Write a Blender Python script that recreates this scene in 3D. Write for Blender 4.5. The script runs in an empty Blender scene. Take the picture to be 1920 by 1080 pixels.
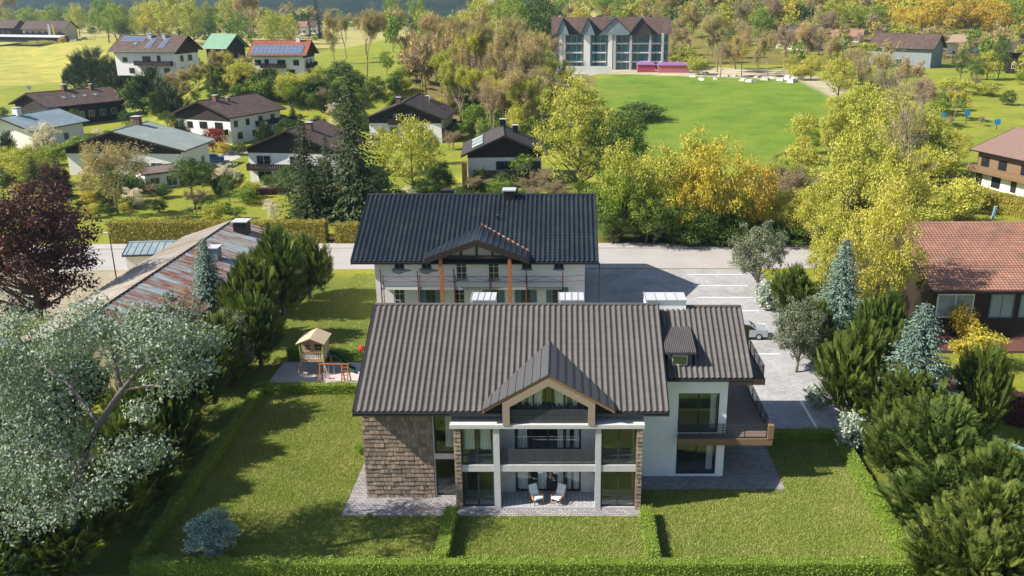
import bpy, math, random
import numpy as np
from mathutils import Vector, Matrix
R = math.radians
S = bpy.context.scene
COL = S.collection
# ---------------------------------------------------------------- camera
F, CX, CY, PITCH, CAMZ = 1650.0, 1055.0, 540.0, R(18.1), 30.0
cam = bpy.data.cameras.new('camera'); camo = bpy.data.objects.new('camera', cam); COL.objects.link(camo)
cam.sensor_fit = 'HORIZONTAL'; cam.sensor_width = 36; cam.lens = 36 * F / 1920
cam.shift_x = -(CX - 960) / 1920; cam.clip_end = 9000; cam.clip_start = .5
camo.location = (0, 0, CAMZ); camo.rotation_euler = (math.pi / 2 - PITCH, 0, 0)
S.camera = camo
# ---------------------------------------------------------------- sky, sun, exposure
SUN = Vector((-1, -.24, .92)).normalized()          # towards the sun
w = bpy.data.worlds.new('World'); S.world = w; w.use_nodes = True
nt = w.node_tree; bg = nt.nodes['Background']; sky = nt.nodes.new('ShaderNodeTexSky')
sky.sky_type = 'NISHITA'; sky.sun_disc = False
sky.sun_elevation = math.asin(SUN.z); sky.sun_rotation = math.atan2(SUN.x, SUN.y) % (2 * math.pi)
sky.air_density = 1.0; sky.dust_density = .6; sky.ozone_density = 1.0
nt.links.new(sky.outputs[0], bg.inputs[0]); bg.inputs[1].default_value = .08
sl = bpy.data.lights.new('sun', 'SUN'); so = bpy.data.objects.new('sun', sl); COL.objects.link(so)
sl.energy = 4.9; sl.angle = R(.53); sl.color = (1, .94, .84)
so.rotation_euler = (-SUN).to_track_quat('-Z', 'Y').to_euler(); so.location = (-60, -10, 80)
S.view_settings.view_transform = 'Standard'; S.view_settings.look = 'None'
S.view_settings.gamma = 1; S.view_settings.exposure = .98; S.view_settings.use_curve_mapping = False
S.cycles.max_bounces = 8; S.cycles.transparent_max_bounces = 12; S.cycles.diffuse_bounces = 3
S.cycles.glossy_bounces = 3; S.cycles.volume_bounces = 0
# ---------------------------------------------------------------- pixel <-> place
cp, sp = math.cos(PITCH), math.sin(PITCH)
def ray(px, py):
    a, b = (px - CX) / F, -(py - CY) / F
    return Vector((a, cp + b * sp, -sp + b * cp))
def at_z(px, py, z):
    d = ray(px, py); t = (z - CAMZ) / d.z
    return Vector((d.x * t, d.y * t, z))
def at_y(px, py, y):
    d = ray(px, py); t = y / d.y
    return Vector((d.x * t, y, CAMZ + d.z * t))
def depth(p): return p.y * cp + (CAMZ - p.z) * sp
def pix(p):
    d = depth(p); u = p.y * sp + (p.z - CAMZ) * cp
    return CX + p.x / d * F, CY - u / d * F
def ss(a, b, x):
    t = min(1, max(0, (x - a) / (b - a))); return t * t * (3 - 2 * t)
def H(x, y):
    wl = 1 - ss(-50, 5, x)
    s0 = 196 + max(0, -92 - x) * 1.5
    hl = (5 + 6 * ss(-118, -88, x)) * ss(s0, s0 + 42, y)
    hr = 6 * ss(150, 330, y) + 75 * ss(330, 900, y) * ss(-20, 160, x + .1 * (y - 330))
    return wl * hl + (1 - wl) * hr
def ground(px, py):
    d = ray(px, py); t = 30.0
    if d.z >= -1e-4: return Vector((d.x * 900, d.y * 900, H(d.x * 900, d.y * 900)))
    for i in range(900):
        p = d * t
        if CAMZ + p.z <= H(p.x, p.y): break
        t *= 1.008
        if t > 3500: break
    lo, hi = t / 1.008, t
    for i in range(18):
        m = (lo + hi) / 2; p = d * m
        if CAMZ + p.z <= H(p.x, p.y): hi = m
        else: lo = m
    p = d * hi; return Vector((p.x, p.y, H(p.x, p.y)))
# ---------------------------------------------------------------- mesh building
def link(o, parent=None):
    COL.objects.link(o)
    if parent: o.parent = parent
    return o
def tag(o, label, cat, group=None):
    o['label'] = label; o['category'] = cat
    if group: o['group'] = group
    return o
def empty(name, loc=(0, 0, 0), rz=0):
    o = bpy.data.objects.new(name, None); o.empty_display_size = .3
    o.location = loc; o.rotation_euler = (0, 0, rz); return link(o)
X_, Y_, Z_ = Vector((1, 0, 0)), Vector((0, 1, 0)), Vector((0, 0, 1))
BOXF = ((0, 3, 2, 1), (4, 5, 6, 7), (0, 1, 5, 4), (1, 2, 6, 5), (2, 3, 7, 6), (3, 0, 4, 7))
class MB:
    def __init__(s): s.v = []; s.f = []
    def add(s, vs, fs):
        b = len(s.v); s.v += [tuple(q) for q in vs]; s.f += [tuple(i + b for i in f) for f in fs]; return s
    def box(s, x0, x1, y0, y1, z0, z1):
        return s.add([(x0, y0, z0), (x1, y0, z0), (x1, y1, z0), (x0, y1, z0), (x0, y0, z1), (x1, y0, z1), (x1, y1, z1), (x0, y1, z1)], BOXF)
    def ob(s, o, u, n, s0, s1, z0, z1, d0, d1):
        """box on a wall: s along u, z up, d along outward normal n"""
        c = [o + u * a + n * d + Z_ * z for z in (z0, z1) for (a, d) in ((s0, d1), (s1, d1), (s1, d0), (s0, d0))]
        return s.add(c, BOXF)
    def prism(s, poly, vec):
        n = len(poly); vec = Vector(vec); a = [Vector(p) for p in poly]
        s.add(a + [p + vec for p in a], [tuple(range(n))[::-1], tuple(range(n, 2 * n))] + [(i, (i + 1) % n, (i + 1) % n + n, i + n) for i in range(n)])
        return s
    def hexa(s, b, t):
        return s.add(list(b) + list(t), BOXF)
    def tube(s, pts, rs, n=6, cap=True):
        pts = [Vector(p) for p in pts]; b = len(s.v)
        if not hasattr(rs, '__len__'): rs = [rs] * len(pts)
        for i, p in enumerate(pts):
            t = (pts[min(i + 1, len(pts) - 1)] - pts[max(i - 1, 0)]).normalized()
            a = t.cross(Z_ if abs(t.z) < .9 else X_).normalized(); c = t.cross(a)
            for k in range(n):
                w = 2 * math.pi * k / n; q = p + (a * math.cos(w) + c * math.sin(w)) * rs[i]
                s.v.append(tuple(q))
        for i in range(len(pts) - 1):
            for k in range(n):
                s.f.append((b + i * n + k, b + i * n + (k + 1) % n, b + (i + 1) * n + (k + 1) % n, b + (i + 1) * n + k))
        if cap:
            s.f.append(tuple(b + k for k in range(n))[::-1]); e = b + (len(pts) - 1) * n
            s.f.append(tuple(e + k for k in range(n)))
        return s
    def bar(s, p, q, w, h=None):
        """square bar between two points"""
        p, q = Vector(p), Vector(q); t = (q - p).normalized(); a = t.cross(Z_ if abs(t.z) < .95 else X_).normalized() * w / 2
        c = t.cross(a).normalized() * (h or w) / 2
        return s.hexa([p - a - c, p + a - c, p + a + c, p - a + c], [q - a - c, q + a - c, q + a + c, q - a + c])
    def wall(s, o, u, n, s0, s1, z0, z1, th, holes=()):
        us = sorted({s0, s1, *[h[0] for h in holes], *[h[1] for h in holes]}); zs = sorted({z0, z1, *[h[2] for h in holes], *[h[3] for h in holes]})
        for a, b in zip(us, us[1:]):
            run = None
            for c, d in zip(zs, zs[1:]):
                m, k = (a + b) / 2, (c + d) / 2
                hol = any(h[0] < m < h[1] and h[2] < k < h[3] for h in holes)
                if hol:
                    if run: s.ob(o, u, n, a, b, run[0], run[1], -th, 0); run = None
                else: run = (run[0], d) if run else (c, d)
            if run: s.ob(o, u, n, a, b, run[0], run[1], -th, 0)
        return s
    def mesh(s, name, mat, off=None, smooth=False):
        me = bpy.data.meshes.new(name)
        v = s.v
        if off is not None: v = [(a - off[0], b - off[1], c - off[2]) for a, b, c in v]
        me.from_pydata(v, [], s.f); me.materials.append(mat)
        if smooth: me.polygons.foreach_set('use_smooth', [True] * len(me.polygons))
        me.update(); return me
    def build(s, name, mat, parent=None, off=None, smooth=False):
        import bmesh
        me = s.mesh(name, mat, off, smooth)
        bm = bmesh.new(); bm.from_mesh(me); bmesh.ops.recalc_face_normals(bm, faces=bm.faces); bm.to_mesh(me); bm.free()
        return link(bpy.data.objects.new(name, me), parent)
def mesh_np(name, V, nper, mat, tint=None, smooth=False):
    """V: (N*nper,3) polygons with nper corners each, no shared vertices"""
    n = len(V) // nper; me = bpy.data.meshes.new(name)
    me.vertices.add(len(V)); me.vertices.foreach_set('co', np.ascontiguousarray(V, dtype=np.float32).ravel())
    me.loops.add(len(V)); me.loops.foreach_set('vertex_index', np.arange(len(V), dtype=np.int32))
    me.polygons.add(n); me.polygons.foreach_set('loop_start', np.arange(n, dtype=np.int32) * nper)
    me.polygons.foreach_set('loop_total', np.full(n, nper, dtype=np.int32))
    if tint is not None:
        at = me.attributes.new('tint', 'FLOAT', 'FACE'); at.data.foreach_set('value', np.asarray(tint, dtype=np.float32))
    me.materials.append(mat); me.update(); return me
# ---------------------------------------------------------------- materials
MATS = {}
def nodes(name):
    m = bpy.data.materials.new(name); m.use_nodes = True; n = m.node_tree; n.nodes.clear()
    out = n.nodes.new('ShaderNodeOutputMaterial'); return m, n, out
def mixc(n, fac, a, b, mode='MIX'):
    x = n.nodes.new('ShaderNodeMix'); x.data_type = 'RGBA'; x.blend_type = mode
    for sock, val in ((0, fac), (6, a), (7, b)):
        if hasattr(val, 'is_linked') or hasattr(val, 'node'): n.links.new(val, x.inputs[sock])
        elif sock == 0: x.inputs[0].default_value = val
        else: x.inputs[sock].default_value = (*val, 1)
    return x.outputs[2]
def noise(n, vec, scale, detail=4, rough=.55):
    t = n.nodes.new('ShaderNodeTexNoise'); t.inputs['Scale'].default_value = scale
    t.inputs['Detail'].default_value = detail; t.inputs['Roughness'].default_value = rough
    n.links.new(vec, t.inputs['Vector']); return t.outputs['Fac']
def ramp(n, v, a, b, c=0, d=1):
    m = n.nodes.new('ShaderNodeMapRange'); m.inputs[1].default_value = a; m.inputs[2].default_value = b
    m.inputs[3].default_value = c; m.inputs[4].default_value = d; n.links.new(v, m.inputs[0]); return m.outputs[0]
def coords(n): return n.nodes.new('ShaderNodeTexCoord').outputs['Object']
def mapped(n, vec, sc):
    m = n.nodes.new('ShaderNodeMapping'); m.inputs['Scale'].default_value = sc; n.links.new(vec, m.inputs[0]); return m.outputs[0]
def princ(n, out, col, rough=.6, metal=0, bump=None, bs=.3, bd=.05, spec=.4):
    p = n.nodes.new('ShaderNodeBsdfPrincipled')
    if hasattr(col, 'node'): n.links.new(col, p.inputs['Base Color'])
    else: p.inputs['Base Color'].default_value = (*col, 1)
    if hasattr(rough, 'node'): n.links.new(rough, p.inputs['Roughness'])
    else: p.inputs['Roughness'].default_value = rough
    p.inputs['Metallic'].default_value = metal; p.inputs['Specular IOR Level'].default_value = spec
    if bump is not None:
        b = n.nodes.new('ShaderNodeBump'); b.inputs['Strength'].default_value = bs; b.inputs['Distance'].default_value = bd
        n.links.new(bump, b.inputs['Height']); n.links.new(b.outputs[0], p.inputs['Normal'])
    n.links.new(p.outputs[0], out.inputs[0]); return p
def mat(name, col, rough=.7, var=.18, scale=3.0, metal=0, bump=.15, rnd=0.0, stretch=None, col2=None, c2s=1.0, c2t=(.5, .7), spec=.35):
    """painted / rendered / wooden surface: base colour with grain, blotches and per-object variation"""
    if name in MATS: return MATS[name]
    m, n, out = nodes(name); v = coords(n)
    if stretch: v2 = mapped(n, v, stretch)
    else: v2 = v
    f = noise(n, v2, scale, 6, .65)
    c = mixc(n, ramp(n, f, .3, .7), tuple(x * (1 - var) for x in col), tuple(min(.95, x * (1 + var)) for x in col))
    if col2: c = mixc(n, ramp(n, noise(n, n.nodes.new('ShaderNodeNewGeometry').outputs['Position'], c2s, 5, .7), c2t[0], c2t[1]), c, col2)
    if rnd:
        oi = n.nodes.new('ShaderNodeObjectInfo').outputs['Random']; g = n.nodes.new('ShaderNodeCombineColor')
        k = ramp(n, oi, 0, 1, 1 - rnd, 1 + rnd)
        for i in range(3): n.links.new(k, g.inputs[i])
        c = mixc(n, 1.0, c, g.outputs[0], 'MULTIPLY')
    princ(n, out, c, rough, metal, noise(n, v2, scale * 4, 4) if bump else None, bump or 0, .02, spec)
    MATS[name] = m; return m
def leaf(name, a, b, trans=.35, rnd=.12):
    if name in MATS: return MATS[name]
    m, n, out = nodes(name)
    at = n.nodes.new('ShaderNodeAttribute'); at.attribute_name = 'tint'
    c = mixc(n, at.outputs['Fac'], a, b)
    oi = n.nodes.new('ShaderNodeObjectInfo').outputs['Random']
    hs = n.nodes.new('ShaderNodeHueSaturation'); n.links.new(c, hs.inputs['Color'])
    n.links.new(ramp(n, oi, 0, 1, .5 - rnd * .12, .5 + rnd * .12), hs.inputs['Hue']); n.links.new(ramp(n, oi, 0, 1, 1 + rnd, 1 - rnd), hs.inputs['Value'])
    d = n.nodes.new('ShaderNodeBsdfPrincipled'); d.inputs['Roughness'].default_value = .55; d.inputs['Specular IOR Level'].default_value = .25
    n.links.new(hs.outputs[0], d.inputs['Base Color'])
    t = n.nodes.new('ShaderNodeBsdfTranslucent'); n.links.new(mixc(n, 1.0, hs.outputs[0], (1.0, 1.0, .55), 'MULTIPLY'), t.inputs[0])
    x = n.nodes.new('ShaderNodeMixShader'); x.inputs[0].default_value = trans
    n.links.new(d.outputs[0], x.inputs[1]); n.links.new(t.outputs[0], x.inputs[2]); n.links.new(x.outputs[0], out.inputs[0])
    MATS[name] = m; return m
def glass_mat(name, tint=(.55, .6, .6), gl=.2):
    if name in MATS: return MATS[name]
    m, n, out = nodes(name)
    a = n.nodes.new('ShaderNodeBsdfTransparent'); a.inputs[0].default_value = (*tint, 1)
    g = n.nodes.new('ShaderNodeBsdfGlossy'); g.inputs['Roughness'].default_value = .02; g.inputs[0].default_value = (.9, .95, .95, 1)
    x = n.nodes.new('ShaderNodeMixShader'); x.inputs[0].default_value = gl
    n.links.new(a.outputs[0], x.inputs[1]); n.links.new(g.outputs[0], x.inputs[2]); n.links.new(x.outputs[0], out.inputs[0])
    MATS[name] = m; return m
def cobble(name, c1, c2, mortar, bw, rh, rot=0):
    if name in MATS: return MATS[name]
    m, n, out = nodes(name); v = coords(n)
    mp = n.nodes.new('ShaderNodeMapping'); mp.inputs['Rotation'].default_value = (0, 0, rot); n.links.new(v, mp.inputs[0])
    b = n.nodes.new('ShaderNodeTexBrick'); n.links.new(mp.outputs[0], b.inputs['Vector'])
    b.inputs['Scale'].default_value = 1; b.inputs['Brick Width'].default_value = bw; b.inputs['Row Height'].default_value = rh
    b.inputs['Mortar Size'].default_value = .022; b.inputs['Mortar Smooth'].default_value = .4; b.inputs['Bias'].default_value = 0
    b.inputs['Color1'].default_value = (*c1, 1); b.inputs['Color2'].default_value = (*c2, 1); b.inputs['Mortar'].default_value = (*mortar, 1)
    c = mixc(n, ramp(n, noise(n, v, .35, 5), .35, .7), b.outputs[0], (.62, .6, .58), 'MULTIPLY')
    c = mixc(n, .3, c, b.outputs[0])
    princ(n, out, c, .75, 0, b.outputs['Fac'], -.6, .02, .35); MATS[name] = m; return m

M = {}
M['roof'] = mat('anthracite_tile', (.084, .074, .070), .62, .12, 2.2, rnd=.09, col2=(.102, .092, .086), c2s=.45, c2t=(.42, .72), spec=.3)
M['roofdark'] = mat('anthracite_panel', (.075, .073, .074), .55, .1, 2, rnd=.04)
M['gutter'] = mat('black_gutter', (.014, .014, .016), .4, .1, 4, bump=0)
M['shingle'] = mat('wood_shingle', (.235, .175, .13), .8, .3, 6, rnd=.3, stretch=(4, 4, .6))
M['plaster'] = mat('grey_plaster', (.50, .49, .48), .85, .06, 9, bump=.25, col2=(.42, .41, .4), c2s=1.2)
M['whitewall'] = mat('white_plaster', (.84, .84, .83), .85, .03, 9, bump=.2, col2=(.77, .77, .76), c2s=.8)
M['tan'] = mat('tan_plaster', (.30, .235, .175), .8, .06, 8)
M['soffit'] = mat('soffit_wood', (.26, .14, .07), .7, .2, 6, stretch=(1, 6, 6))
M['frame'] = mat('graphite_frame', (.035, .037, .041), .45, .08, 4, bump=0)
M['slat'] = mat('graphite_slat', (.052, .056, .064), .5, .12, 5, bump=.1, rnd=.08)
M['glass'] = glass_mat('clear_glass', (.92, .94, .94), .09)
M['curtain'] = mat('curtain_cloth', (.72, .72, .72), .9, .05, 6, bump=.1)
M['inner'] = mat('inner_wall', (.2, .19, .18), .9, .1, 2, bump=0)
M['wood'] = mat('oiled_wood', (.36, .19, .085), .6, .25, 5, stretch=(1, 6, 6), rnd=.1)
M['balcony'] = mat('brown_fascia', (.20, .125, .07), .7, .2, 5, stretch=(.6, 5, 5))
M['deck'] = mat('deck_floor', (.25, .185, .15), .8, .2, 3, stretch=(6, .7, 1))
M['sheet'] = mat('light_sheet_metal', (.44, .44, .45), .5, .06, 2, rnd=.05)
M['cobble'] = cobble('grey_cobbles', (.38, .36, .365), (.25, .24, .245), (.085, .085, .09), .30, .20)
M['cobble2'] = cobble('parking_cobbles', (.47, .46, .46), (.35, .345, .35), (.17, .17, .17), .32, .22)
M['tile_floor'] = cobble('loggia_tiles', (.40, .40, .42), (.34, .34, .36), (.18, .18, .18), .5, .25, R(90))
M['line'] = mat('white_line_paint', (.74, .74, .73), .7, .08, 5)
# ================================================================ the setting
def struct(o, kind='structure'): o['kind'] = kind; return o
def poly_sheet(name, pts, z, m):
    b = MB(); b.add([(x, y, z) for x, y in pts], [tuple(range(len(pts)))]); return struct(b.build(name, m))
def axis(lo, hi, step, a, b, grow):
    xs = list(np.arange(a, b + .01, step)); s = step
    while xs[-1] < hi: s *= grow; xs.append(xs[-1] + s)
    s = step; pre = []; x = a
    while x > lo: s *= grow; x -= s; pre.append(x)
    return pre[::-1] + xs
def inpoly(px, py, poly):
    c = False; n = len(poly); j = n - 1
    for i in range(n):
        xi, yi = poly[i]; xj, yj = poly[j]
        if (yi > py) != (yj > py) and px < (xj - xi) * (py - yi) / (yj - yi) + xi: c = not c
        j = i
    return c
# kinds of ground cover: what grows where (outlines traced on the ground)
def outline(pts): return [tuple(ground(*p)[:2]) for p in pts]
Z_FIELD = outline([(-250, 166), (0, 164), (140, 150), (250, 120), (330, 84), (330, 70), (0, 82), (-250, 88)])
Z_MEADOW = outline([(1120, 150), (1160, 300), (1300, 290), (1430, 300), (1560, 240), (1545, 160), (1480, 150), (1300, 143), (1160, 138)])
Z_FAR = outline([(540, 78), (860, 78), (960, 50), (540, 42)])
Z_GRAVEL = outline([(1030, 150), (1130, 138), (1500, 150), (1570, 185), (1590, 165), (1480, 132), (1260, 122), (1030, 128)])
Z_WOOD = outline([(770, 160), (830, 240), (1060, 240), (1120, 150), (1030, 100), (800, 90)])
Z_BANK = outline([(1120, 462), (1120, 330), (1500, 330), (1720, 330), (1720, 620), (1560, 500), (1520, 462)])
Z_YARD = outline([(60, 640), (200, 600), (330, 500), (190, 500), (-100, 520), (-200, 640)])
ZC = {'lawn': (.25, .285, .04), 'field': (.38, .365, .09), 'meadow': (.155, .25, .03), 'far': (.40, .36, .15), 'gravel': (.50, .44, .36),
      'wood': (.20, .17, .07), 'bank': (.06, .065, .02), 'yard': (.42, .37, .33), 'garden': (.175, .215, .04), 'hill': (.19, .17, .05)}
def zone(x, y):
    if y < 97 and -31 < x < 25: return 'garden'
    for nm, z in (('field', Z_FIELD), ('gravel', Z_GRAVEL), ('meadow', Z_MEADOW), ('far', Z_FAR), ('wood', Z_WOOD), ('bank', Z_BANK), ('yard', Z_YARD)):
        if inpoly(x, y, z): return nm
    if y > 352 and x > 22: return 'hill'
    if y > 500: return 'far'
    return 'lawn'
xs = axis(-2600, 2600, 3.0, -150, 150, 1.12); ys = axis(-60, 3000, 2.5, 30, 420, 1.06)
b = MB(); cols = []
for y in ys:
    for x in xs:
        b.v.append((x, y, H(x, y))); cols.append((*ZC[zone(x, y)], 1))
nx = len(xs)
for j in range(len(ys) - 1):
    for i in range(nx - 1):
        a = j * nx + i; b.f.append((a, a + 1, a + nx + 1, a + nx))
m, n, out = nodes('ground_cover'); v = coords(n)
at = n.nodes.new('ShaderNodeAttribute'); at.attribute_name = 'cover'
f1 = ramp(n, noise(n, v, .09, 9, .7), .34, .66); f2 = ramp(n, noise(n, v, 2.2, 5, .7), .25, .75)
c = mixc(n, f1, mixc(n, 1, at.outputs[0], (.64, .76, .62), 'MULTIPLY'), mixc(n, 1, at.outputs[0], (1.28, 1.1, .95), 'MULTIPLY'))
c = mixc(n, f2, mixc(n, 1, c, (.72, .74, .7), 'MULTIPLY'), mixc(n, 1, c, (1.12, 1.1, 1.1), 'MULTIPLY'))
c = mixc(n, ramp(n, noise(n, v, .03, 8, .75), .5, .72, 0, .45), c, (.30, .25, .06))
princ(n, out, c, .9, 0, noise(n, v, 5, 6, .75), .9, .25, .15)
g = b.build('ground', m, smooth=True); struct(g)
ca = g.data.color_attributes.new('cover', 'FLOAT_COLOR', 'POINT')
ca.data.foreach_set('color', np.array(cols, dtype=np.float32).ravel())
# far mountains around the valley
b = MB(); mx = np.linspace(-3200, 2600, 150); my = np.linspace(1150, 4200, 50)
rr = random.Random(3); ph = [(rr.uniform(.0012, .006), rr.uniform(0, 6), rr.uniform(.001, .004), rr.uniform(.3, 1)) for _ in range(9)]
for y in my:
    for x in mx:
        az = x / y + .083
        gap = 1 - .995 * math.exp(-(az / .035) ** 2)
        nz = sum(a * math.sin(fx * x + p + fy * y) for fx, p, fy, a in ph) / 5
        z = 10 + (190 * ss(1150, 2600, y) * (1 + .5 * nz)) * gap + 14 * nz * ss(1150, 1500, y) * gap
        if gap < .3: z = min(z, 10 - 12 * ss(1400, 2600, y))
        b.v.append((x, y, z))
for j in range(len(my) - 1):
    for i in range(len(mx) - 1):
        a = j * len(mx) + i; b.f.append((a, a + 1, a + len(mx) + 1, a + len(mx)))
m, n, out = nodes('mountain_forest'); v = coords(n)
c = mixc(n, ramp(n, noise(n, v, .012, 8, .7), .4, .62), (.018, .032, .018), (.05, .065, .028))
princ(n, out, c, .95, 0, noise(n, v, .05, 8, .8), 1, 14, .1)
struct(b.build('hills', m, smooth=True))
# the road with pavement and kerb
def along(pts_px, z): return [tuple(at_z(px, py, z)[:2]) for px, py in pts_px]
near = along([(-300, 520), (190, 507), (660, 505), (1100, 503), (1540, 503), (1900, 560), (2300, 660)], 0)
farr = along([(2300, 560), (1900, 500), (1540, 466), (1130, 466), (660, 466), (190, 468), (-300, 478)], 0)
m_road = mat('worn_asphalt', (.36, .335, .315), .85, .1, .5, bump=.3, col2=(.29, .27, .255), c2s=.25, c2t=(.45, .75))
poly_sheet('road', near + farr, .012, m_road)
pn = along([(-300, 478), (190, 468), (660, 466), (1130, 466), (1540, 466), (1900, 500), (2300, 560)], 0)
m_pav = mat('pavement_asphalt', (.37, .34, .32), .85, .1, .8, bump=.3)
b = MB(); kb = MB()
off = [Vector((0, 2.2, 0))] * 7
for i in range(6):
    p, q = Vector((*pn[i], 0)), Vector((*pn[i + 1], 0))
    p2, q2 = p + Vector((0, 2.3, 0)), q + Vector((0, 2.3, 0)); k = Vector((0, .22, 0))
    b.hexa([p + k, q + k, q2, p2], [x + Z_ * .12 for x in (p + k, q + k, q2, p2)])
    kb.hexa([p, q, q + k * .97, p + k * .97], [x + Z_ * .135 for x in (p, q, q + k * .97, p + k * .97)])
struct(b.build('pavement', m_pav)); struct(kb.build('kerb', mat('kerb_stone', (.42, .41, .40), .8, .15, 3)))
dl = MB()
for a in range(-300, 1540, 60):
    y0 = 487 if a > 150 else 487 + (150 - a) * .03
    p, q = at_z(a, y0, 0), at_z(a + 24, y0, 0); dl.box(p.x, q.x, p.y - .06, p.y + .06, .016, .018)
# plot: paved terraces, parking, sandpit bed
poly_sheet('parking_lot', [(1.9, 98.9), (23, 98.9), (22.5, 58.5), (19.9, 57.2), (14.3, 57.2), (6.4, 64), (1.9, 66)], .02, M['cobble2'])
poly_sheet('terrace', [(-13.55, 46.85), (-6.35, 46.85), (4.95, 46.85), (4.95, 49.95), (14.35, 49.95), (14.35, 57.2), (6.4, 64), (-13.55, 64)], .016, M['cobble'])
mk = MB()
for py in (515, 536, 558, 583, 608, 664):
    l, r = at_z(1290 + (py - 515) * .42, py, 0), at_z(1392 + (py - 515) * .47, py, 0)
    mk.box(l.x, r.x, l.y - .09, l.y + .09, .026, .03)
a, c = at_z(1499, 752, 0), at_z(1537, 816, 0)
mk.hexa([a, a + X_ * .2, c + X_ * .2, c], [q + Z_ * .028 for q in (a, a + X_ * .2, c + X_ * .2, c)])
struct(mk.build('parking_markings', M['line']))
sand = mat('play_sand', (.46, .41, .37), .95, .08, 5, bump=.5, col2=(.38, .34, .31), c2s=.9)
poly_sheet('sandpit', [(-24.3, 65.5), (-12.6, 65.5), (-12.6, 70.9), (-24.3, 70.9)], .03, sand)
poly_sheet('garden_path', outline([(455, 358), (560, 335), (560, 350), (470, 366)]), .03, M['cobble2'])
poly_sheet('driveway', along([(330, 330), (440, 300), (470, 285), (440, 280), (380, 300), (310, 318)], 0), .02, mat('drive_gravel', (.40, .37, .34), .9, .12, 2))
# lawn blades on the near garden (nobody could count them)
rng = np.random.default_rng(5)
def blades(name, regs, dens, lab, mtl, hmin=.05, hmax=.14):
    V, T = [], []
    for (x0, x1, y0, y1) in regs:
        n = int((x1 - x0) * (y1 - y0) * dens); x = rng.uniform(x0, x1, n); y = rng.uniform(y0, y1, n)
        a = rng.uniform(0, 6.28, n); h = rng.uniform(hmin, hmax, n); lean = rng.uniform(.2, 1.3, n) * h; la = rng.uniform(0, 6.28, n); wd = rng.uniform(.01, .024, n)
        p0 = np.stack([x - np.cos(a) * wd, y - np.sin(a) * wd, np.full(n, .0)], 1); p1 = np.stack([x + np.cos(a) * wd, y + np.sin(a) * wd, np.full(n, .0)], 1)
        p2 = np.stack([x + np.cos(la) * lean, y + np.sin(la) * lean, h], 1)
        V.append(np.stack([p0, p1, p2], 1).reshape(-1, 3)); T.append(np.clip(.28 + .22 * np.sin(x * .9 + 1.7 * np.sin(y * .5)) * np.sin(y * 1.1 + .8 * np.sin(x * .6)) + .16 * np.sin(x * 3.1 + y * 2.3) * np.sin(y * 2.7 - x) + rng.normal(size=n) * .3, 0, 1))
    o = bpy.data.objects.new(name, mesh_np(name, np.concatenate(V), 3, mtl, np.concatenate(T))); link(o)
    o['kind'] = 'stuff'; o['label'] = lab; o['category'] = 'grass'; return o
gm = leaf('lawn_blade', (.25, .33, .06), (.47, .44, .17), .3, 0)
blades('lawn_grass', [(-30, -13.6, 44, 65.2), (-13.6, 19.4, 40.5, 46.8), (4.98, 19.4, 46.8, 49.9), (14.4, 19.4, 49.9, 56.6), (-30, 24, 37, 41.0)], 520, 'short lawn grass around the new house', gm)
blades('lawn_grass', [(-24, -13.6, 72.6, 97)], 120, 'short lawn grass beside the old scaffolded house', gm, .09, .22)
# ================================================================ new house in front
hr = empty('apartment_house', (-1, 54, 0))
tag(hr, 'modern house with anthracite tiled roof, shingled wall and gabled glass bay', 'house')
O = hr.location.copy()
def hb(b, name, m, parent=hr, smooth=False): return b.build(name, m, parent, O if parent else None, smooth)
def hput(me, name, loc, rot=(0, 0, 0), parent=hr):
    o = bpy.data.objects.new(name, me); o.location = Vector(loc) - O; o.rotation_euler = rot; return link(o, parent)
V3 = Vector
FN = Vector((0, -1, 0))
MX0, MX1 = -12.56, 6.35                      # roof ends
EY, EZ, RY, RZ = 48.0, 6.55, 55.6, 10.66     # eave and ridge of the main roof
ang = math.atan2(RZ - EZ, RY - EY); slen = math.hypot(RZ - EZ, RY - EY)
# --- roof structure
b = MB(); t = .28
b.prism([(MX0, EY, EZ - .1), (MX0, RY, RZ - .1), (MX0, 2 * RY - EY, EZ - .1), (MX0, 2 * RY - EY, EZ - .1 - t), (MX0, RY, RZ - .1 - t), (MX0, EY, EZ - .1 - t)], (MX1 - MX0, 0, 0))
roof = hb(b, 'roof', M['roofdark'])
def tile_mesh(name, w, l, amp, seg=7):
    b = MB(); n = seg
    xs = [w * i / n for i in range(n + 1)]; zs = [amp * math.cos(2 * math.pi * i / n) for i in range(n + 1)]
    for x, z in zip(xs, zs): b.v.append((x, 0, z + .008))
    for x, z in zip(xs, zs): b.v.append((x, l, z + .0))
    for x, z in zip(xs, zs): b.v.append((x, 0, z + .008))
    for x, z in zip(xs, zs): b.v.append((x, .002, z - .014))
    m = n + 1
    for i in range(n): b.f.append((i, i + 1, m + i + 1, m + i)); b.f.append((3 * m + i, 3 * m + i + 1, 2 * m + i + 1, 2 * m + i))
    return b, b.mesh(name, M['roof'], smooth=True)
def tile_field(x0, x1, ey, ez, an, sl, cols, rows, singles, skip=None, amp=.055):
    w = (x1 - x0) / cols; l = sl / rows
    tb, me = tile_mesh('roof_tile', w, l * 1.08, amp)
    rest = MB(); ca, sa = math.cos(an), math.sin(an)
    for r in range(rows):
        for c in range(cols):
            x = x0 + c * w; y = ey + r * l * ca; z = ez + r * l * sa
            if skip and skip(x + w / 2, y + l * ca / 2): continue
            if r < singles: hput(me, 'roof_tile', (x, y, z), (an, 0, 0), roof)
            else: rest.add([(x + p[0], y + p[1] * ca - p[2] * sa, z + p[1] * sa + p[2] * ca) for p in tb.v], tb.f)
    o = rest.build('roof_tiles', M['roof'], roof, O, True); o['kind'] = 'stuff'
tile_field(MX0, MX1, EY - .06, EZ, ang, slen, 52, 18, 4)
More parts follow.
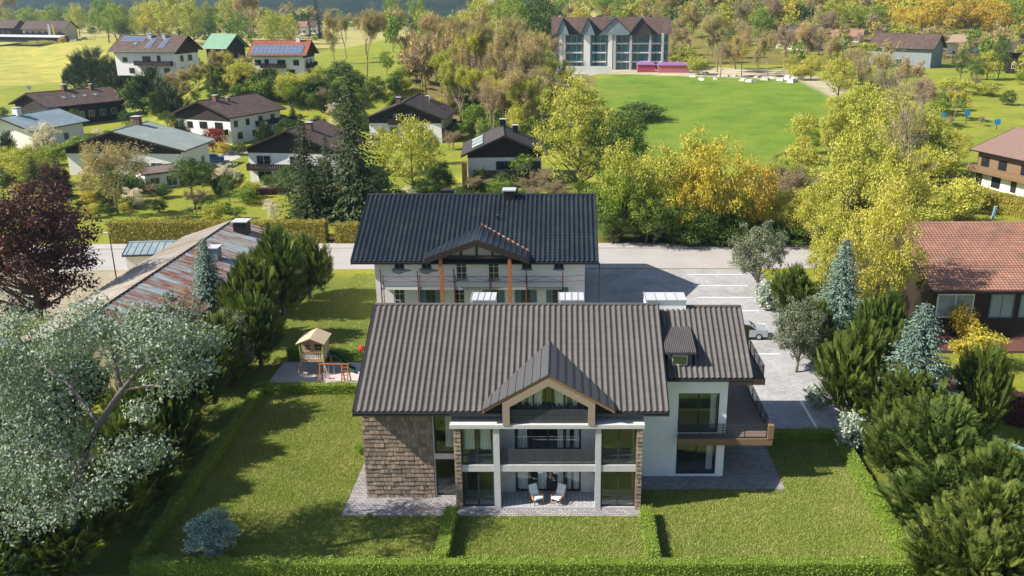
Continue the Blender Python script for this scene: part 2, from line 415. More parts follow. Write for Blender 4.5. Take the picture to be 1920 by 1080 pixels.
b = MB(); b.tube([(MX0 - .02, RY, RZ + .02), (MX1 + .02, RY, RZ + .02)], .11, 8); hb(b, 'ridge_cap', M['roof'], roof)
b = MB(); b.tube([(MX0 - .05, EY - .12, EZ - .12), (MX1 + .05, EY - .12, EZ - .12)], .11, 8); hb(b, 'gutter', M['gutter'], roof)
for x in (MX0 - .05, MX1 + .05):
    b = MB(); b.prism([(x - .03, EY - .05, EZ - .38), (x - .03, RY, RZ - .38), (x - .03, RY, RZ + .1), (x - .03, EY - .05, EZ + .1)], (.06, 0, 0)); hb(b, 'verge_board', M['gutter'], roof)
# --- walls of the main body
b = MB(); b.wall(V3((0, 49.0, 0)), X_, FN, -12.37, -8.06, 0, 6.42, .3); wl = hb(b, 'wall', M['soffit'])
b = MB(); b.box(-12.37, -12.1, 49.3, 62.2, 0, 6.6); b.prism([(-12.37, 49.3, 6.6), (-12.37, 55.6, 10.1), (-12.37, 62.2, 6.6)], (.27, 0, 0)); hb(b, 'side_wall', M['soffit'])
b = MB(); b.box(-12.37, 6.1, 62.0, 62.2, 0, 6.6); b.box(4.62, 4.82, 49.4, 62, 0, 7.2); hb(b, 'rear_wall', M['plaster'])
b = MB(); b.prism([(5.9, 51.7, 7.0), (5.9, 51.7, 8.1), (5.9, 55.6, 10.2), (5.9, 59.5, 8.1), (5.9, 59.5, 7.0)], (.2, 0, 0)); hb(b, 'gable_wall', M['plaster'])
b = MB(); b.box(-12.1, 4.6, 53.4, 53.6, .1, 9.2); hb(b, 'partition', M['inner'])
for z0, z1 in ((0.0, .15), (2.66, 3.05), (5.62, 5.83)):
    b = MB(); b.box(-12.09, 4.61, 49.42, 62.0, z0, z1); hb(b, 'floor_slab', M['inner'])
# shingles, each its own piece
rnd = random.Random(7)
sm = []
for wv in (.25, .30, .36):
    q = MB(); q.hexa([(0, -.055, 0), (wv, -.055, 0), (wv, .01, 0), (0, .01, 0)], [(0, -.012, .33), (wv, -.012, .33), (wv, .01, .33), (0, .01, .33)]); sm.append((wv, q.mesh('shingle', M['shingle'])))
def shingles(x0, x1, y, z0, z1, rows, sizes, parent):
    hh = (z1 - z0) / rows
    for r in range(rows):
        x = x0; first = True
        while x < x1 - .02:
            wv, me = rnd.choice(sizes)
            if first and r % 2: wv *= .6
            wv = min(wv, x1 - x)
            if x1 - x - wv < .1: wv = x1 - x
            first = False
            o = hput(me, 'shingle', (x + .006, y - rnd.uniform(0, .012), z0 + r * hh + rnd.uniform(-.012, .012)), (0, 0, 0), parent)
            o.scale = ((wv - .022) / next(s for s, k in sm if k is me), rnd.uniform(.8, 1.5), (hh + .05) / .33); x += wv
shingles(-12.4, -8.06, 48.985, .02, 6.3, 21, sm, wl)
# --- window strip between shingles and bay
def pane(parent, o, u, n, s0, s1, z0, z1, d, m=M['glass'], name='pane'):
    q = MB(); q.ob(o, u, n, s0, s1, z0, z1, d, d + .02); return q.build(name, m, parent, O)
def framed(o, u, n, s0, s1, z0, z1, vs, hs, fw=.07, dep=.12, d=0., parent=hr, name='window', fm=M['frame']):
    """window with frame bars; a pane object in every field"""
    q = MB(); e = .0015
    q.ob(o, u, n, s0, s0 + fw, z0, z1, d, d + dep); q.ob(o, u, n, s1 - fw, s1, z0, z1, d, d + dep)
    q.ob(o, u, n, s0 + fw, s1 - fw, z0, z0 + fw, d, d + dep); q.ob(o, u, n, s0 + fw, s1 - fw, z1 - fw, z1, d, d + dep)
    for x in vs: q.ob(o, u, n, x - fw * .5, x + fw * .5, z0 + fw, z1 - fw, d + .004, d + dep - .004)
    for z in hs: q.ob(o, u, n, s0 + fw, s1 - fw, z - fw * .4, z + fw * .4, d + .008, d + dep - .008)
    wo = q.build(name, fm, parent, O)
    xs = [s0 + fw * .6] + list(vs) + [s1 - fw * .6]; zs = [z0 + fw * .6] + list(hs) + [z1 - fw * .6]
    for a, c in zip(xs, xs[1:]):
        for e0, e1 in zip(zs, zs[1:]): pane(wo, o, u, n, a, c, e0, e1, d + dep * .4)
    return wo
def curtain(parent, x0, x1, y, z0, z1, waves, m=M['curtain'], taper=.12):
    q = MB(); n = waves * 6
    for k, (z, s) in enumerate(((z1, 1), ((z0 * .4 + z1 * .6), 1 - taper), (z0, 1 - taper * .3))):
        for i in range(n + 1):
            a = i / n; xm = (x0 + x1) / 2; x = xm + (x0 + (x1 - x0) * a - xm) * s
            q.v.append((x, y + .06 * math.sin(a * waves * 6.283) * (1 + .3 * math.sin(9 * a + k)), z))
    for k in range(2):
        for i in range(n): a = k * (n + 1) + i; q.f.append((a, a + 1, a + n + 2, a + n + 1))
    return q.build('curtain', m, parent, O, True)
o49 = V3((0, 49.02, 0))
b = MB(); b.wall(o49, X_, FN, -8.06, -6.58, 0, 6.4, .28, [(-7.98, -6.66, .12, 2.72), (-7.98, -6.66, 3.1, 5.95)]); hb(b, 'stair_wall', M['plaster'])
a = framed(o49, X_, FN, -7.98, -6.66, 3.1, 5.95, [], [], .08, .12, -.14); curtain(a, -7.35, -6.75, 49.45, 3.35, 5.9, 4)
framed(o49, X_, FN, -7.98, -6.66, .12, 2.72, [], [], .08, .12, -.14)
# --- glazed bay
BY = 47.6; ob_ = V3((0, BY, 0))
for x0, x1 in ((-6.57, -6.15), (4.46, 4.82)):
    b = MB(); b.box(x0, x1, BY, 49.4, 0, 5.6); pr = hb(b, 'pier', M['soffit']); shingles(x0 - .01, x1 + .01, BY - .015, .02, 5.55, 20, sm[2:], pr)
for x0, x1 in ((-4.2, -3.82), (1.99, 2.33)):
    b = MB(); b.box(x0, x1, BY - .02, 48.0, .02, 5.6); hb(b, 'column', M['plaster'])
b = MB(); b.box(-6.145, 4.455, BY + .02, 49.41, 2.63, 3.07); hb(b, 'balcony_slab', M['plaster'])
b = MB(); b.box(-6.78, 4.92, BY - .12, 49.3, 5.6, 5.85); hb(b, 'bay_roof', M['plaster'])
b = MB(); b.box(-6.145, 4.455, BY + .01, 49.41, .02, .15); hb(b, 'plinth', M['plaster'])
b = MB(); b.box(-3.8, 1.97, BY + .05, 49.39, .151, .158); hb(b, 'loggia_floor', M['tile_floor'])
ob2 = V3((0, 49.4, 0))
holes = [(-3.0, 1.16, .16, 2.5), (-3.0, 1.16, 3.08, 5.5)]
b = MB(); b.wall(ob2, X_, FN, -6.57, 4.82, .15, 5.62, .25, holes + [(-6.1, -4.3, 3.1, 5.4), (-6.1, -4.3, .2, 2.5), (2.4, 4.4, .2, 2.5), (2.4, 4.4, 3.1, 5.4)]); hb(b, 'loggia_wall', M['plaster'])
for x0, x1 in ((-4.16, -4.02), (2.1, 2.24)):
    b = MB(); b.box(x0, x1, 48.0, 49.4, .15, 5.6); hb(b, 'divider_wall', M['plaster'])
for z0, z1 in ((.16, 2.5), (3.08, 5.5)):
    wv = framed(ob2, X_, FN, -3.0, 1.16, z0, z1, [-2.0, -.92, .12], [], .09, .1, -.15)
    for c0, c1 in ((-2.85, -2.2), (-1.6, -1.02) if z0 < 1 else (-2.75, -2.15), (-.35, .05), (.3, .55) if z0 < 1 else (.2, .45), (.68, 1.05)):
        if z0 > 1 and c0 == -2.75: continue
        curtain(wv, c0, c1, 49.54, z0 + .15, z1 - .05, 3)
for x0, x1 in ((-6.15, -4.2), (2.33, 4.46)):
    for z0, z1 in ((.15, 2.63), (3.07, 5.6)):
        wv = framed(ob_, X_, FN, x0, x1, z0, z1, [(x0 + x1) / 2], [z0 + .62], .09, .1, -.2)
        if x0 < 0 and z0 > 1:
            for c0, c1 in ((-6.0, -5.35), (-5.05, -4.35)): curtain(wv, c0, c1, 48.1, 3.9, 5.55, 4)
# slatted railings
def slat_rail(name, o, u, n, s0, s1, z0, z1, k, posts, parent=hr):
    q = MB()
    for s in posts: q.ob(o, u, n, s - .025, s + .025, z0, z1, -.06, -.031)
    r = q.build(name, M['slat'], parent, O); st = (z1 - z0) / k
    me = MB().box(0, s1 - s0, 0, .03, 0, st * .78).mesh('slat', M['slat'])
    for i in range(k):
        p = o + u * s0 + Z_ * (z0 + i * st + .02)
        ob = hput(me, 'slat', p, (0, 0, math.atan2(u.y, u.x)), r)
    return r
slat_rail('railing', V3((0, BY + .1, 0)), X_, FN, -3.8, 1.97, 3.1, 4.12, 8, (-3.6, -1.7, .1, 1.8))
slat_rail('railing', V3((0, BY + .12, 0)), X_, FN, -3.15, 1.51, 5.87, 6.75, 7, (-3.0, -.8, 1.4))
# --- gabled upper loggia with its own small roof
GX = -.84; AZ = 9.16; AE = 6.88; HW = 3.95; GY = 47.46
def main_z(y): return EZ + (y - EY) * math.tan(ang)
b = MB(); fr = [(-3.59, 5.85), (-3.16, 5.85), (-3.16, 7.05), (GX, 8.41), (1.52, 7.05), (1.52, 5.85), (1.93, 5.85), (1.93, 7.27), (GX, 8.88), (-3.59, 7.27)]
for poly in ([0, 1, 2, 9], [9, 2, 3, 8], [8, 3, 4, 7], [7, 4, 5, 6]): b.prism([(fr[i][0], BY - .16, fr[i][1]) for i in poly], (0, .5, 0))
hb(b, 'gable_frame', M['tan'])
sn = (AZ - AE) / HW
ridge_y = EY + (AZ - EZ) / math.tan(ang); val_y = EY + (AE - EZ) / math.tan(ang)
b = MB()
for s in (-1, 1):
    A, B_, C_, D_ = V3((GX, GY, AZ)), V3((GX + s * HW, GY, AE)), V3((GX + s * HW, val_y, AE)), V3((GX, ridge_y, AZ))
    b.hexa([p - Z_ * .26 for p in (A, B_, C_, D_)], [p - Z_ * .07 for p in (A, B_, C_, D_)])
gr = hb(b, 'gable_roof', M['soffit'])
for s in (-1, 1):
    K = 8
    P = lambda y, f: V3((GX + s * HW * f, y, AZ + (AE - AZ) * f))
    vy = lambda f: val_y + (1 - f) * (ridge_y - val_y)
    for i in range(K):
        f0, f1 = i / K + .004, (i + 1) / K - .004; y0 = GY - .03
        q = [P(y0, f0), P(y0, f1), P(vy(f1), f1), P(vy(f0), f0)]
        bb = MB().hexa([p - Z_ * .068 for p in q], [p + Z_ * .01 for p in q]); fs = f0 + .008
        q = [P(y0, f0), P(y0, fs), P(vy(fs), fs), P(vy(f0), f0)]
        bb.hexa([p + Z_ * .011 for p in q], [p + Z_ * .04 for p in q]); hb(bb, 'roof_panel', M['roofdark'], gr)
# glazing inside the gable
gy = 48.2; og = V3((0, gy, 0))
q = MB()
def gtop(x): return AZ - .3 - abs(x - GX) * sn
xsg = [-3.55, -2.6, -1.75, -1.05, -.62, .1, .95, 1.9]
for x in xsg: q.box(x - .045, x + .045, gy, gy + .1, 5.86, gtop(x))
gw = hb(q, 'window', M['frame'])
for i in range(7):
    x0, x1 = xsg[i], xsg[i + 1]; pm = MB()
    pl = [(x0, gy + .04, 5.87), (x1, gy + .04, 5.87), (x1, gy + .04, gtop(x1)), (x0, gy + .04, gtop(x0))]
    if x0 < GX < x1: pl.insert(3, (GX, gy + .04, gtop(GX)))
    pm.prism(pl, (0, .02, 0)); hb(pm, 'pane', M['glass'], gw)
for c0, c1 in ((-3.3, -2.7), (-2.5, -2.3), (-2.1, -1.2), (-.5, .3), (.55, 1.0), (1.2, 1.6)): curtain(gw, c0, c1, gy + .16, 5.95, min(gtop(c0), gtop(c1)) - .1, 4)
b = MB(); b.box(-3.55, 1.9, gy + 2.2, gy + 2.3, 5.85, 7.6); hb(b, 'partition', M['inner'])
# --- white wing on the right
WY = 51.6; ow = V3((0, WY, 0)); wing_e = (51.1, 7.35); wing_r = (56.2, 10.3); wa = math.atan2(10.3 - 7.35, 5.1); wsl = math.hypot(5.1, 2.95)
b = MB(); b.wall(ow, X_, FN, 4.825, 10.16, 0, 7.3, .28, [(7.47, 10.08, .15, 2.66), (7.47, 10.1, 3.2, 6.02)]); b.box(10.16, 10.6, WY - .02, WY + .42, 0, 7.3)
hb(b, 'wing_wall', M['whitewall'])
b = MB(); b.box(10.35, 10.58, WY + .42, 61, 0, 7.35); b.box(4.83, 10.35, 60.8, 61, 0, 7.3); b.prism([(10.35, 51.9, 7.35), (10.35, 56.2, 9.9), (10.35, 60.6, 7.35)], (.22, 0, 0)); hb(b, 'wing_side_wall', M['whitewall'])
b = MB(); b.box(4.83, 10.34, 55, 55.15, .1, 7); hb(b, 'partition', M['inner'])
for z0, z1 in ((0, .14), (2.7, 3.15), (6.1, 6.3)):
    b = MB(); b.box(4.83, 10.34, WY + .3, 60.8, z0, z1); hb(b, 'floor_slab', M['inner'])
wv = framed(ow, X_, FN, 7.47, 10.08, .15, 2.66, [8.78], [], .08, .1, -.2); curtain(wv, 9.5, 9.95, WY + .5, .25, 2.6, 3)
wv = framed(ow, X_, FN, 7.47, 10.1, 3.2, 6.02, [8.8], [], .08, .1, -.2); curtain(wv, 9.6, 10.0, WY + .5, 3.3, 5.95, 3)
b = MB(); b.prism([(5.9, 51.1, 7.25), (5.9, 56.2, 10.2), (5.9, 61.3, 7.25), (5.9, 61.3, 7.05), (5.9, 56.2, 9.98), (5.9, 51.1, 7.05)], (6.08, 0, 0)); hb(b, 'wing_roof', M['roofdark'])
tile_field(6.36, 12.0, 51.04, 7.35, wa, wsl, 16, 12, 5, lambda x, y: 6.6 < x < 8.4 and 52.0 < y < 54.3)
b = MB(); b.tube([(6.4, 50.98, 7.2), (12.05, 50.98, 7.2)], .09, 8); hb(b, 'gutter', M['gutter'], roof)
b = MB(); b.tube([(6.36, 56.2, 10.33), (12.02, 56.2, 10.33)], .11, 8); hb(b, 'ridge_cap', M['roof'], roof)
b = MB(); b.prism([(12.0, 51.05, 7.0), (12.0, 56.2, 9.95), (12.0, 56.2, 10.4), (12.0, 51.05, 7.45)], (.06, 0, 0)); hb(b, 'verge_board', M['gutter'], roof)
# box dormer on the wing
b = MB(); b.box(6.7, 8.25, 51.9, 54.6, 7.6, 8.72); dm = hb(b, 'dormer', M['slat'])
framed(V3((0, 51.9, 0)), X_, FN, 6.98, 7.95, 7.86, 8.55, [], [], .06, .06, .0, dm, 'window', M['sheet'])
b = MB(); b.hexa([(6.5, 51.55, 8.74), (8.45, 51.55, 8.74), (8.45, 54.7, 9.32), (6.5, 54.7, 9.32)], [(6.5, 51.55, 8.86), (8.45, 51.55, 8.86), (8.45, 54.7, 9.44), (6.5, 54.7, 9.44)]); dr = hb(b, 'dormer_roof', M['roofdark'], dm)
rib = MB()
for i in range(16):
    x = 6.54 + i * .125
    rib.tube([(x, 51.53, 8.87), (x, 54.7, 9.45)], .035, 5)
r_ = hb(rib, 'roof_ribs', M['roof'], dm); r_['kind'] = 'stuff'
# flat rear dormers peeping over the ridge
for x0, x1 in ((-6.2, -4.5), (-.3, 1.45), (5.55, 8.35)):
    b = MB(); b.box(x0 + .04, x1 - .04, 55.95, 57.4, 9.4, 10.83); dm = hb(b, 'dormer', M['whitewall'])
    k = 4; st = (x1 - x0) / k
    for i in range(k):
        q = MB(); q.box(x0 + i * st, x0 + (i + 1) * st - .02, 55.85, 57.5, 10.84, 10.9); q.box(x0 + i * st, x0 + i * st + .03, 55.85, 57.5, 10.901, 10.94); hb(q, 'roof_panel', M['sheet'], dm)
# balconies of the wing
b = MB(); b.box(7.45, 13.4, 50.85, 51.57, 2.86, 3.15); b.box(10.61, 13.4, 51.57, 62, 2.86, 3.15); bal = hb(b, 'balcony', M['deck'])
b = MB(); b.box(7.4, 13.5, 50.75, 50.845, 2.74, 3.2); b.box(13.405, 13.5, 50.846, 62, 2.74, 3.2); b.box(13.16, 13.54, 50.72, 51.0, 3.21, 4.16); hb(b, 'fascia', M['balcony'], bal)
def bar_rail(o, u, n, s0, s1, z0, z1, parent, k=9, step=1.3):
    q = MB(); s = s0
    np_ = max(1, round((s1 - s0) / step))
    for i in range(np_ + 1):
        s = s0 + (s1 - s0) * i / np_; q.ob(o, u, n, s - .025, s + .025, z0, z1, -.025, .025)
    r = hb(q, 'railing', M['frame'], parent)
    for i in range(k):
        z = z0 + .1 + (z1 - z0 - .1) * i / (k - 1); q = MB(); q.ob(o, u, n, s0, s1, z - .022, z + .022, .027, .05); hb(q, 'rail_bar', M['frame'], r)
bar_rail(V3((0, 50.9, 0)), X_, FN, 7.5, 13.12, 3.2, 4.2, bal)
bar_rail(V3((13.36, 0, 0)), Y_, X_, 51.1, 61.8, 3.2, 4.2, bal)
b = MB(); b.box(10.6, 13.25, 53.2, 59, 6.02, 6.28); b2 = hb(b, 'balcony', M['deck'])
b = MB(); b.box(10.6, 13.33, 53.1, 53.195, 5.92, 6.34); b.box(13.255, 13.33, 53.196, 59, 5.92, 6.34); b.box(12.1, 13.2, 58.2, 58.4, 6.29, 8.2); b.box(12.05, 12.35, 56.6, 56.9, 6.29, 8.0); hb(b, 'fascia', M['balcony'], b2)
bar_rail(V3((0, 53.22, 0)), X_, FN, 11.2, 13.2, 6.3, 7.25, b2)
bar_rail(V3((13.2, 0, 0)), Y_, X_, 53.3, 58.9, 6.3, 7.25, b2)
# --- two lounge chairs in the loggia
def chair(loc, rz, lab):
    r = empty('lounge_chair', loc, rz); tag(r, lab, 'chair', 'lounge chairs in the ground floor loggia')
    for s in (-1, 1):
        q = MB(); q.bar((s * .3, -.38, 0), (s * .3, -.3, .36), .05); q.build('leg', M['wood'], r)
        q = MB(); q.bar((s * .3, .42, 0), (s * .3, .2, .4), .05); q.build('leg', M['wood'], r)
        q = MB(); q.bar((s * .3, -.36, .37), (s * .3, .36, .30), .05); q.bar((s * .34, -.3, .56), (s * .34, .3, .56), .045); q.bar((s * .34, -.28, .34), (s * .34, -.28, .56), .04); q.build('side_rail', M['wood'], r)
    q = MB(); q.hexa([(-.28, -.42, .38), (.28, -.42, .38), (.28, .25, .31), (-.28, .25, .31)], [(-.28, -.42, .49), (.28, -.42, .49), (.28, .25, .42), (-.28, .25, .42)]); q.build('seat_cushion', M['curtain'], r)
    for (y0, z0, y1, z1) in ((.2, .43, .36, .72), (.365, .73, .5, 1.02)):
        q = MB(); q.hexa([(-.27, y0, z0), (.27, y0, z0), (.27, y0 + .1, z0 - .05), (-.27, y0 + .1, z0 - .05)], [(-.27, y1, z1), (.27, y1, z1), (.27, y1 + .1, z1 - .05), (-.27, y1 + .1, z1 - .05)]); q.build('back_cushion', M['curtain'], r)
    q = MB()
    for x in (-.27, .27): q.bar((x, .28, .3), (x, .6, .98), .045)
    q.build('back_frame', M['wood'], r)
chair((-1.65, 48.2, .158), R(28), 'white cushioned wooden lounge chair, left of the two in the loggia')
chair((-.28, 48.2, .158), R(-28), 'white cushioned wooden lounge chair, right of the two in the loggia')
# ================================================================ plants: prototypes of unit height and unit width
def unit(a): return a / np.maximum(1e-9, np.linalg.norm(a, axis=1, keepdims=True))
def diamonds(C, A, N, L, W):
    """leaf-shaped quads: centre, long axis, normal, length, width"""
    A = unit(A); B = unit(np.cross(N, A)); L = np.asarray(L)[:, None]; W = np.asarray(W)[:, None]
    nn = unit(np.cross(A, B))
    return np.stack([C - A * L * .5, C + B * W * .5 - A * L * .08 + nn * L * .06, C + A * L * .5 - nn * L * .10, C - B * W * .5 - A * L * .08 + nn * L * .06], 1).reshape(-1, 3)
def rvec(g, n): return unit(g.normal(size=(n, 3)))
PROTO = {}
def tube_pts(p0, p1, g, bend=.08, k=4):
    p0, p1 = np.array(p0), np.array(p1); L = np.linalg.norm(p1 - p0); o = g.normal(size=3) * bend * L
    return [tuple(p0 + (p1 - p0) * t + o * math.sin(math.pi * t)) for t in np.linspace(0, 1, k)]
def decid(seed, clumps=70, per=80, leaf_l=.03, z0=.22, shape=1.0, spread=.11, bark=None, lm=None, trunk_r=.02, lean=0, limbs=12):
    g = np.random.default_rng(seed); cz, hz = (1 + z0) / 2, (1 - z0) / 2
    d = rvec(g, clumps); r = g.random(clumps) ** .38
    P = d * r[:, None]; P[:, 2] = np.clip(P[:, 2], -.95, .97)
    prof = np.where(P[:, 2] < 0, 1.0, 1 - .25 * shape * P[:, 2]); P[:, :2] *= (.42 * prof)[:, None]; P[:, 2] = cz + P[:, 2] * (hz - spread * .6)
    P[:, :2] += g.normal(size=(clumps, 2)) * .03; P[:, 0] += lean * P[:, 2]
    n = clumps * per; ci = np.repeat(np.arange(clumps), per); cr = g.uniform(.6, 1.25, clumps) * spread
    dd = rvec(g, n); rad = g.random(n) ** .5; C = P[ci] + dd * (rad * cr[ci])[:, None] * np.array([1, 1, .72])
    N = unit(dd * .6 + rvec(g, n) * .7 + np.array([0, 0, .55])); A = np.cross(N, rvec(g, n)) + np.array([0, 0, -.25])
    L = leaf_l * g.uniform(.6, 1.3, n); V = diamonds(C, A, N, L, L * .62)
    tint = np.clip(g.random(clumps)[ci] * .6 + g.random(n) * .5 - .05, 0, 1)
    crown = mesh_np('crown', V, 4, lm, tint)
    b = MB(); top = (lean * .6, 0, .62)
    tp = tube_pts((0, 0, -.02), top, g, .03, 6); b.tube(tp, [trunk_r * (1 - .75 * i / 5) for i in range(6)], 7)
    order = np.argsort(-r)[:limbs]
    for i in order:
        q = P[i]; t = min(.98, max(.2, (q[2] - .3) / .62)); k = t * 5; i0 = int(k); f = k - i0
        s = np.array(tp[i0]) * (1 - f) + np.array(tp[min(5, i0 + 1)]) * f
        tt = tube_pts(s, q, g, .12, 4); rr = trunk_r * .42 * (1 - t * .5); b.tube(tt, [rr, rr * .75, rr * .5, rr * .2], 5, False)
    return crown, b.mesh('trunk', bark, smooth=True)
def bare(seed, bark, lm, upright=.5, levels=5, buds=1400, leaf_l=.016, twig=.0016, z_first=.22):
    g = np.random.default_rng(seed); b = MB(); tips = []
    def grow(p, d, L, r, lv):
        k = 3; pts = [p]; q = p.copy(); dd = d.copy()
        for i in range(k):
            dd = dd + g.normal(size=3) * .10 + np.array([0, 0, .05 * upright]); dd /= np.linalg.norm(dd); q = q + dd * L / k; pts.append(q)
        b.tube([tuple(x) for x in pts], [r, r * .86, r * .74, r * .6], 5 if lv < 2 else 3, False)
        if lv >= levels: tips.extend(pts[1:]); return
        nb = 3 if lv < levels - 1 else 4
        for j in range(nb):
            t = g.uniform(.45, 1) if j else 1.0; i0 = min(2, int(t * 3)); s = pts[i0] + (pts[i0 + 1] - pts[i0]) * (t * 3 - i0)
            nd = dd + unit(g.normal(size=(1, 3)))[0] * (.75 - .2 * upright) + np.array([0, 0, .25 * upright]); nd /= np.linalg.norm(nd)
            grow(s, nd, L * g.uniform(.6, .85), r * .58, lv + 1)
    grow(np.array([0, 0, -.02]), np.array([0., 0, 1]), .30, .016, 0)
    v = np.array(b.v); zt = np.percentile(v[:, 2], 99.7); rx = np.percentile(np.hypot(v[:, 0], v[:, 1]), 98)
    sc = np.array([.5 / rx, .5 / rx, 1 / zt]); b.v = [tuple(x) for x in v * sc]
    T = np.array(tips) * sc; i = g.integers(0, len(T), buds); C = T[i] + g.normal(size=(buds, 3)) * .018
    L = leaf_l * g.uniform(.6, 1.4, buds); V = diamonds(C, rvec(g, buds), rvec(g, buds) + np.array([0, 0, .5]), L, L * .6)
    k = int(buds * 1.1); i = g.integers(0, len(T), k); C2 = T[i] + g.normal(size=(k, 3)) * .03; L2 = g.uniform(.04, .09, k)
    V2 = diamonds(C2, rvec(g, k) * .9 + np.array([0, 0, .55]), rvec(g, k), L2, np.full(k, .0042)); V = np.concatenate([V, V2]); buds = buds + k
    return mesh_np('crown', V, 4, lm, g.random(buds)), b.mesh('trunk', bark, smooth=False)
def spruce(seed, bark, lm, levels=30, per=9, droop=.25, dens=9, power=.85, needle=.05, z0=.06):
    g = np.random.default_rng(seed); C, A, N, L = [], [], [], []
    b = MB(); b.tube([(0, 0, -.02), (0, 0, .5), (0, 0, .985)], [.022, .012, .002], 6)
    for i in range(levels):
        u = i / levels; z = z0 + (.985 - z0) * u; Rr = .5 * (1 - u) ** power * g.uniform(.8, 1.08) + .012; k = max(5, int(per * (1.15 - .4 * u)))
        for j in range(k):
            a = 6.283 * (j + g.random()) / k; dr = np.array([math.cos(a), math.sin(a), 0]); sd = np.array([-math.sin(a), math.cos(a), 0]); rl = Rr * g.uniform(.72, 1.12)
            if i % 2 == 0 and j % 2 == 0: b.tube([(0, 0, z), tuple(dr * rl * .55 + np.array([0, 0, z - droop * rl * .35])), tuple(dr * rl * .95 + np.array([0, 0, z - droop * rl * .45]))], [.004, .0025, .001], 3, False)
            m = max(3, int(dens * rl / .5 + 2))
            for t in np.linspace(.12, 1, m):
                base = dr * rl * t + np.array([0, 0, z - droop * rl * (t - .55 * t * t) * 1.6])
                for s in (-1, 1):
                    ax = dr * (.75) + sd * s * g.uniform(.35, .95) + np.array([0, 0, g.uniform(-.45, .12)])
                    ln = needle * (1.25 - .5 * t) * (.55 + .6 * (1 - u)) * g.uniform(.75, 1.3)
                    C.append(base + ax / np.linalg.norm(ax) * ln * .5 + g.normal(size=3) * .004); A.append(ax); N.append(np.array([0, 0, 1.]) + g.normal(size=3) * .35); L.append(ln)
    L = np.array(L); V = diamonds(np.array(C), np.array(A), np.array(N), L, L * .42)
    return mesh_np('crown', V, 4, lm, g.random(len(L))), b.mesh('trunk', bark)
def sprays(seed, bark, lm, count=620, slen=.17, pairs=9, low=.03, tall=1.0, spiky=0.0, up=.75):
    """evergreen shrub built of feathered fronds"""
    g = np.random.default_rng(seed); C, A, N, L, T = [], [], [], [], []
    lob = [(g.uniform(-.22, .22), g.uniform(-.22, .22), g.uniform(.3, .62), g.uniform(.24, .36)) for _ in range(7)] + [(0, 0, .45, .38), (0, 0, .7, .24)]
    for _ in range(count):
        x, y, z, r = lob[g.integers(len(lob))]; d = unit(g.normal(size=(1, 3)))[0]; d[2] = d[2] * .8 + .15; d /= np.linalg.norm(d)
        o = np.array([x, y, z]) + d * r * g.uniform(.55, 1.0) * np.array([.85, .85, 1.0])
        o[2] = min(max(o[2], low), .97); hr = math.hypot(o[0], o[1])
        if hr > .46: o[:2] *= .46 / hr
        dr = d * (1 - up * .5) + np.array([0, 0, up]) + g.normal(size=3) * .16; dr /= np.linalg.norm(dr); n0 = unit(np.cross(dr, g.normal(size=3))[None])[0]; s0 = np.cross(dr, n0)
        ln = slen * g.uniform(.65, 1.25); tv = g.random()
        for k in range(pairs):
            t = (k + .5) / pairs; c = o + dr * ln * (t - .35) + np.array([0, 0, -.12 * ln * t * t]); wl = ln * .25 * (1 - t) ** .6 * (.5 + .5 * min(1, t * 4)) + ln * .05
            for s in (-1, 1):
                ax = s0 * s * .8 + dr * .75; ax /= np.linalg.norm(ax); C.append(c + ax * wl * .5); A.append(ax); N.append(n0 + g.normal(size=3) * .25); L.append(wl); T.append(min(1, max(0, tv * .6 + .4 * t * g.random())))
    L = np.array(L); V = diamonds(np.array(C), np.array(A), np.array(N), L * 1.2, L * .2 + .003)
    V[:, 2] = np.maximum(V[:, 2], .0)
    b = MB(); b.tube([(0, 0, -.02), (.01, .01, .35), (0, 0, .75)], [.03, .022, .006], 6)
    for i in range(8):
        a = g.uniform(0, 6.28); b.tube([(0, 0, .08 + .04 * i), (.14 * math.cos(a), .14 * math.sin(a), .25 + .05 * i), (.26 * math.cos(a), .26 * math.sin(a), .36 + .05 * i)], [.012, .008, .003], 5, False)
    return mesh_np('crown', V, 4, lm, T), b.mesh('trunk', bark)
BK = mat('bark', (.12, .095, .075), .9, .3, 8, stretch=(3, 3, .6), bump=.4)
BKL = mat('pale_bark', (.24, .20, .16), .9, .3, 8, stretch=(3, 3, .6), bump=.4)
BKT = mat('twig_bark', (.27, .20, .125), .9, .25, 8, bump=.2)
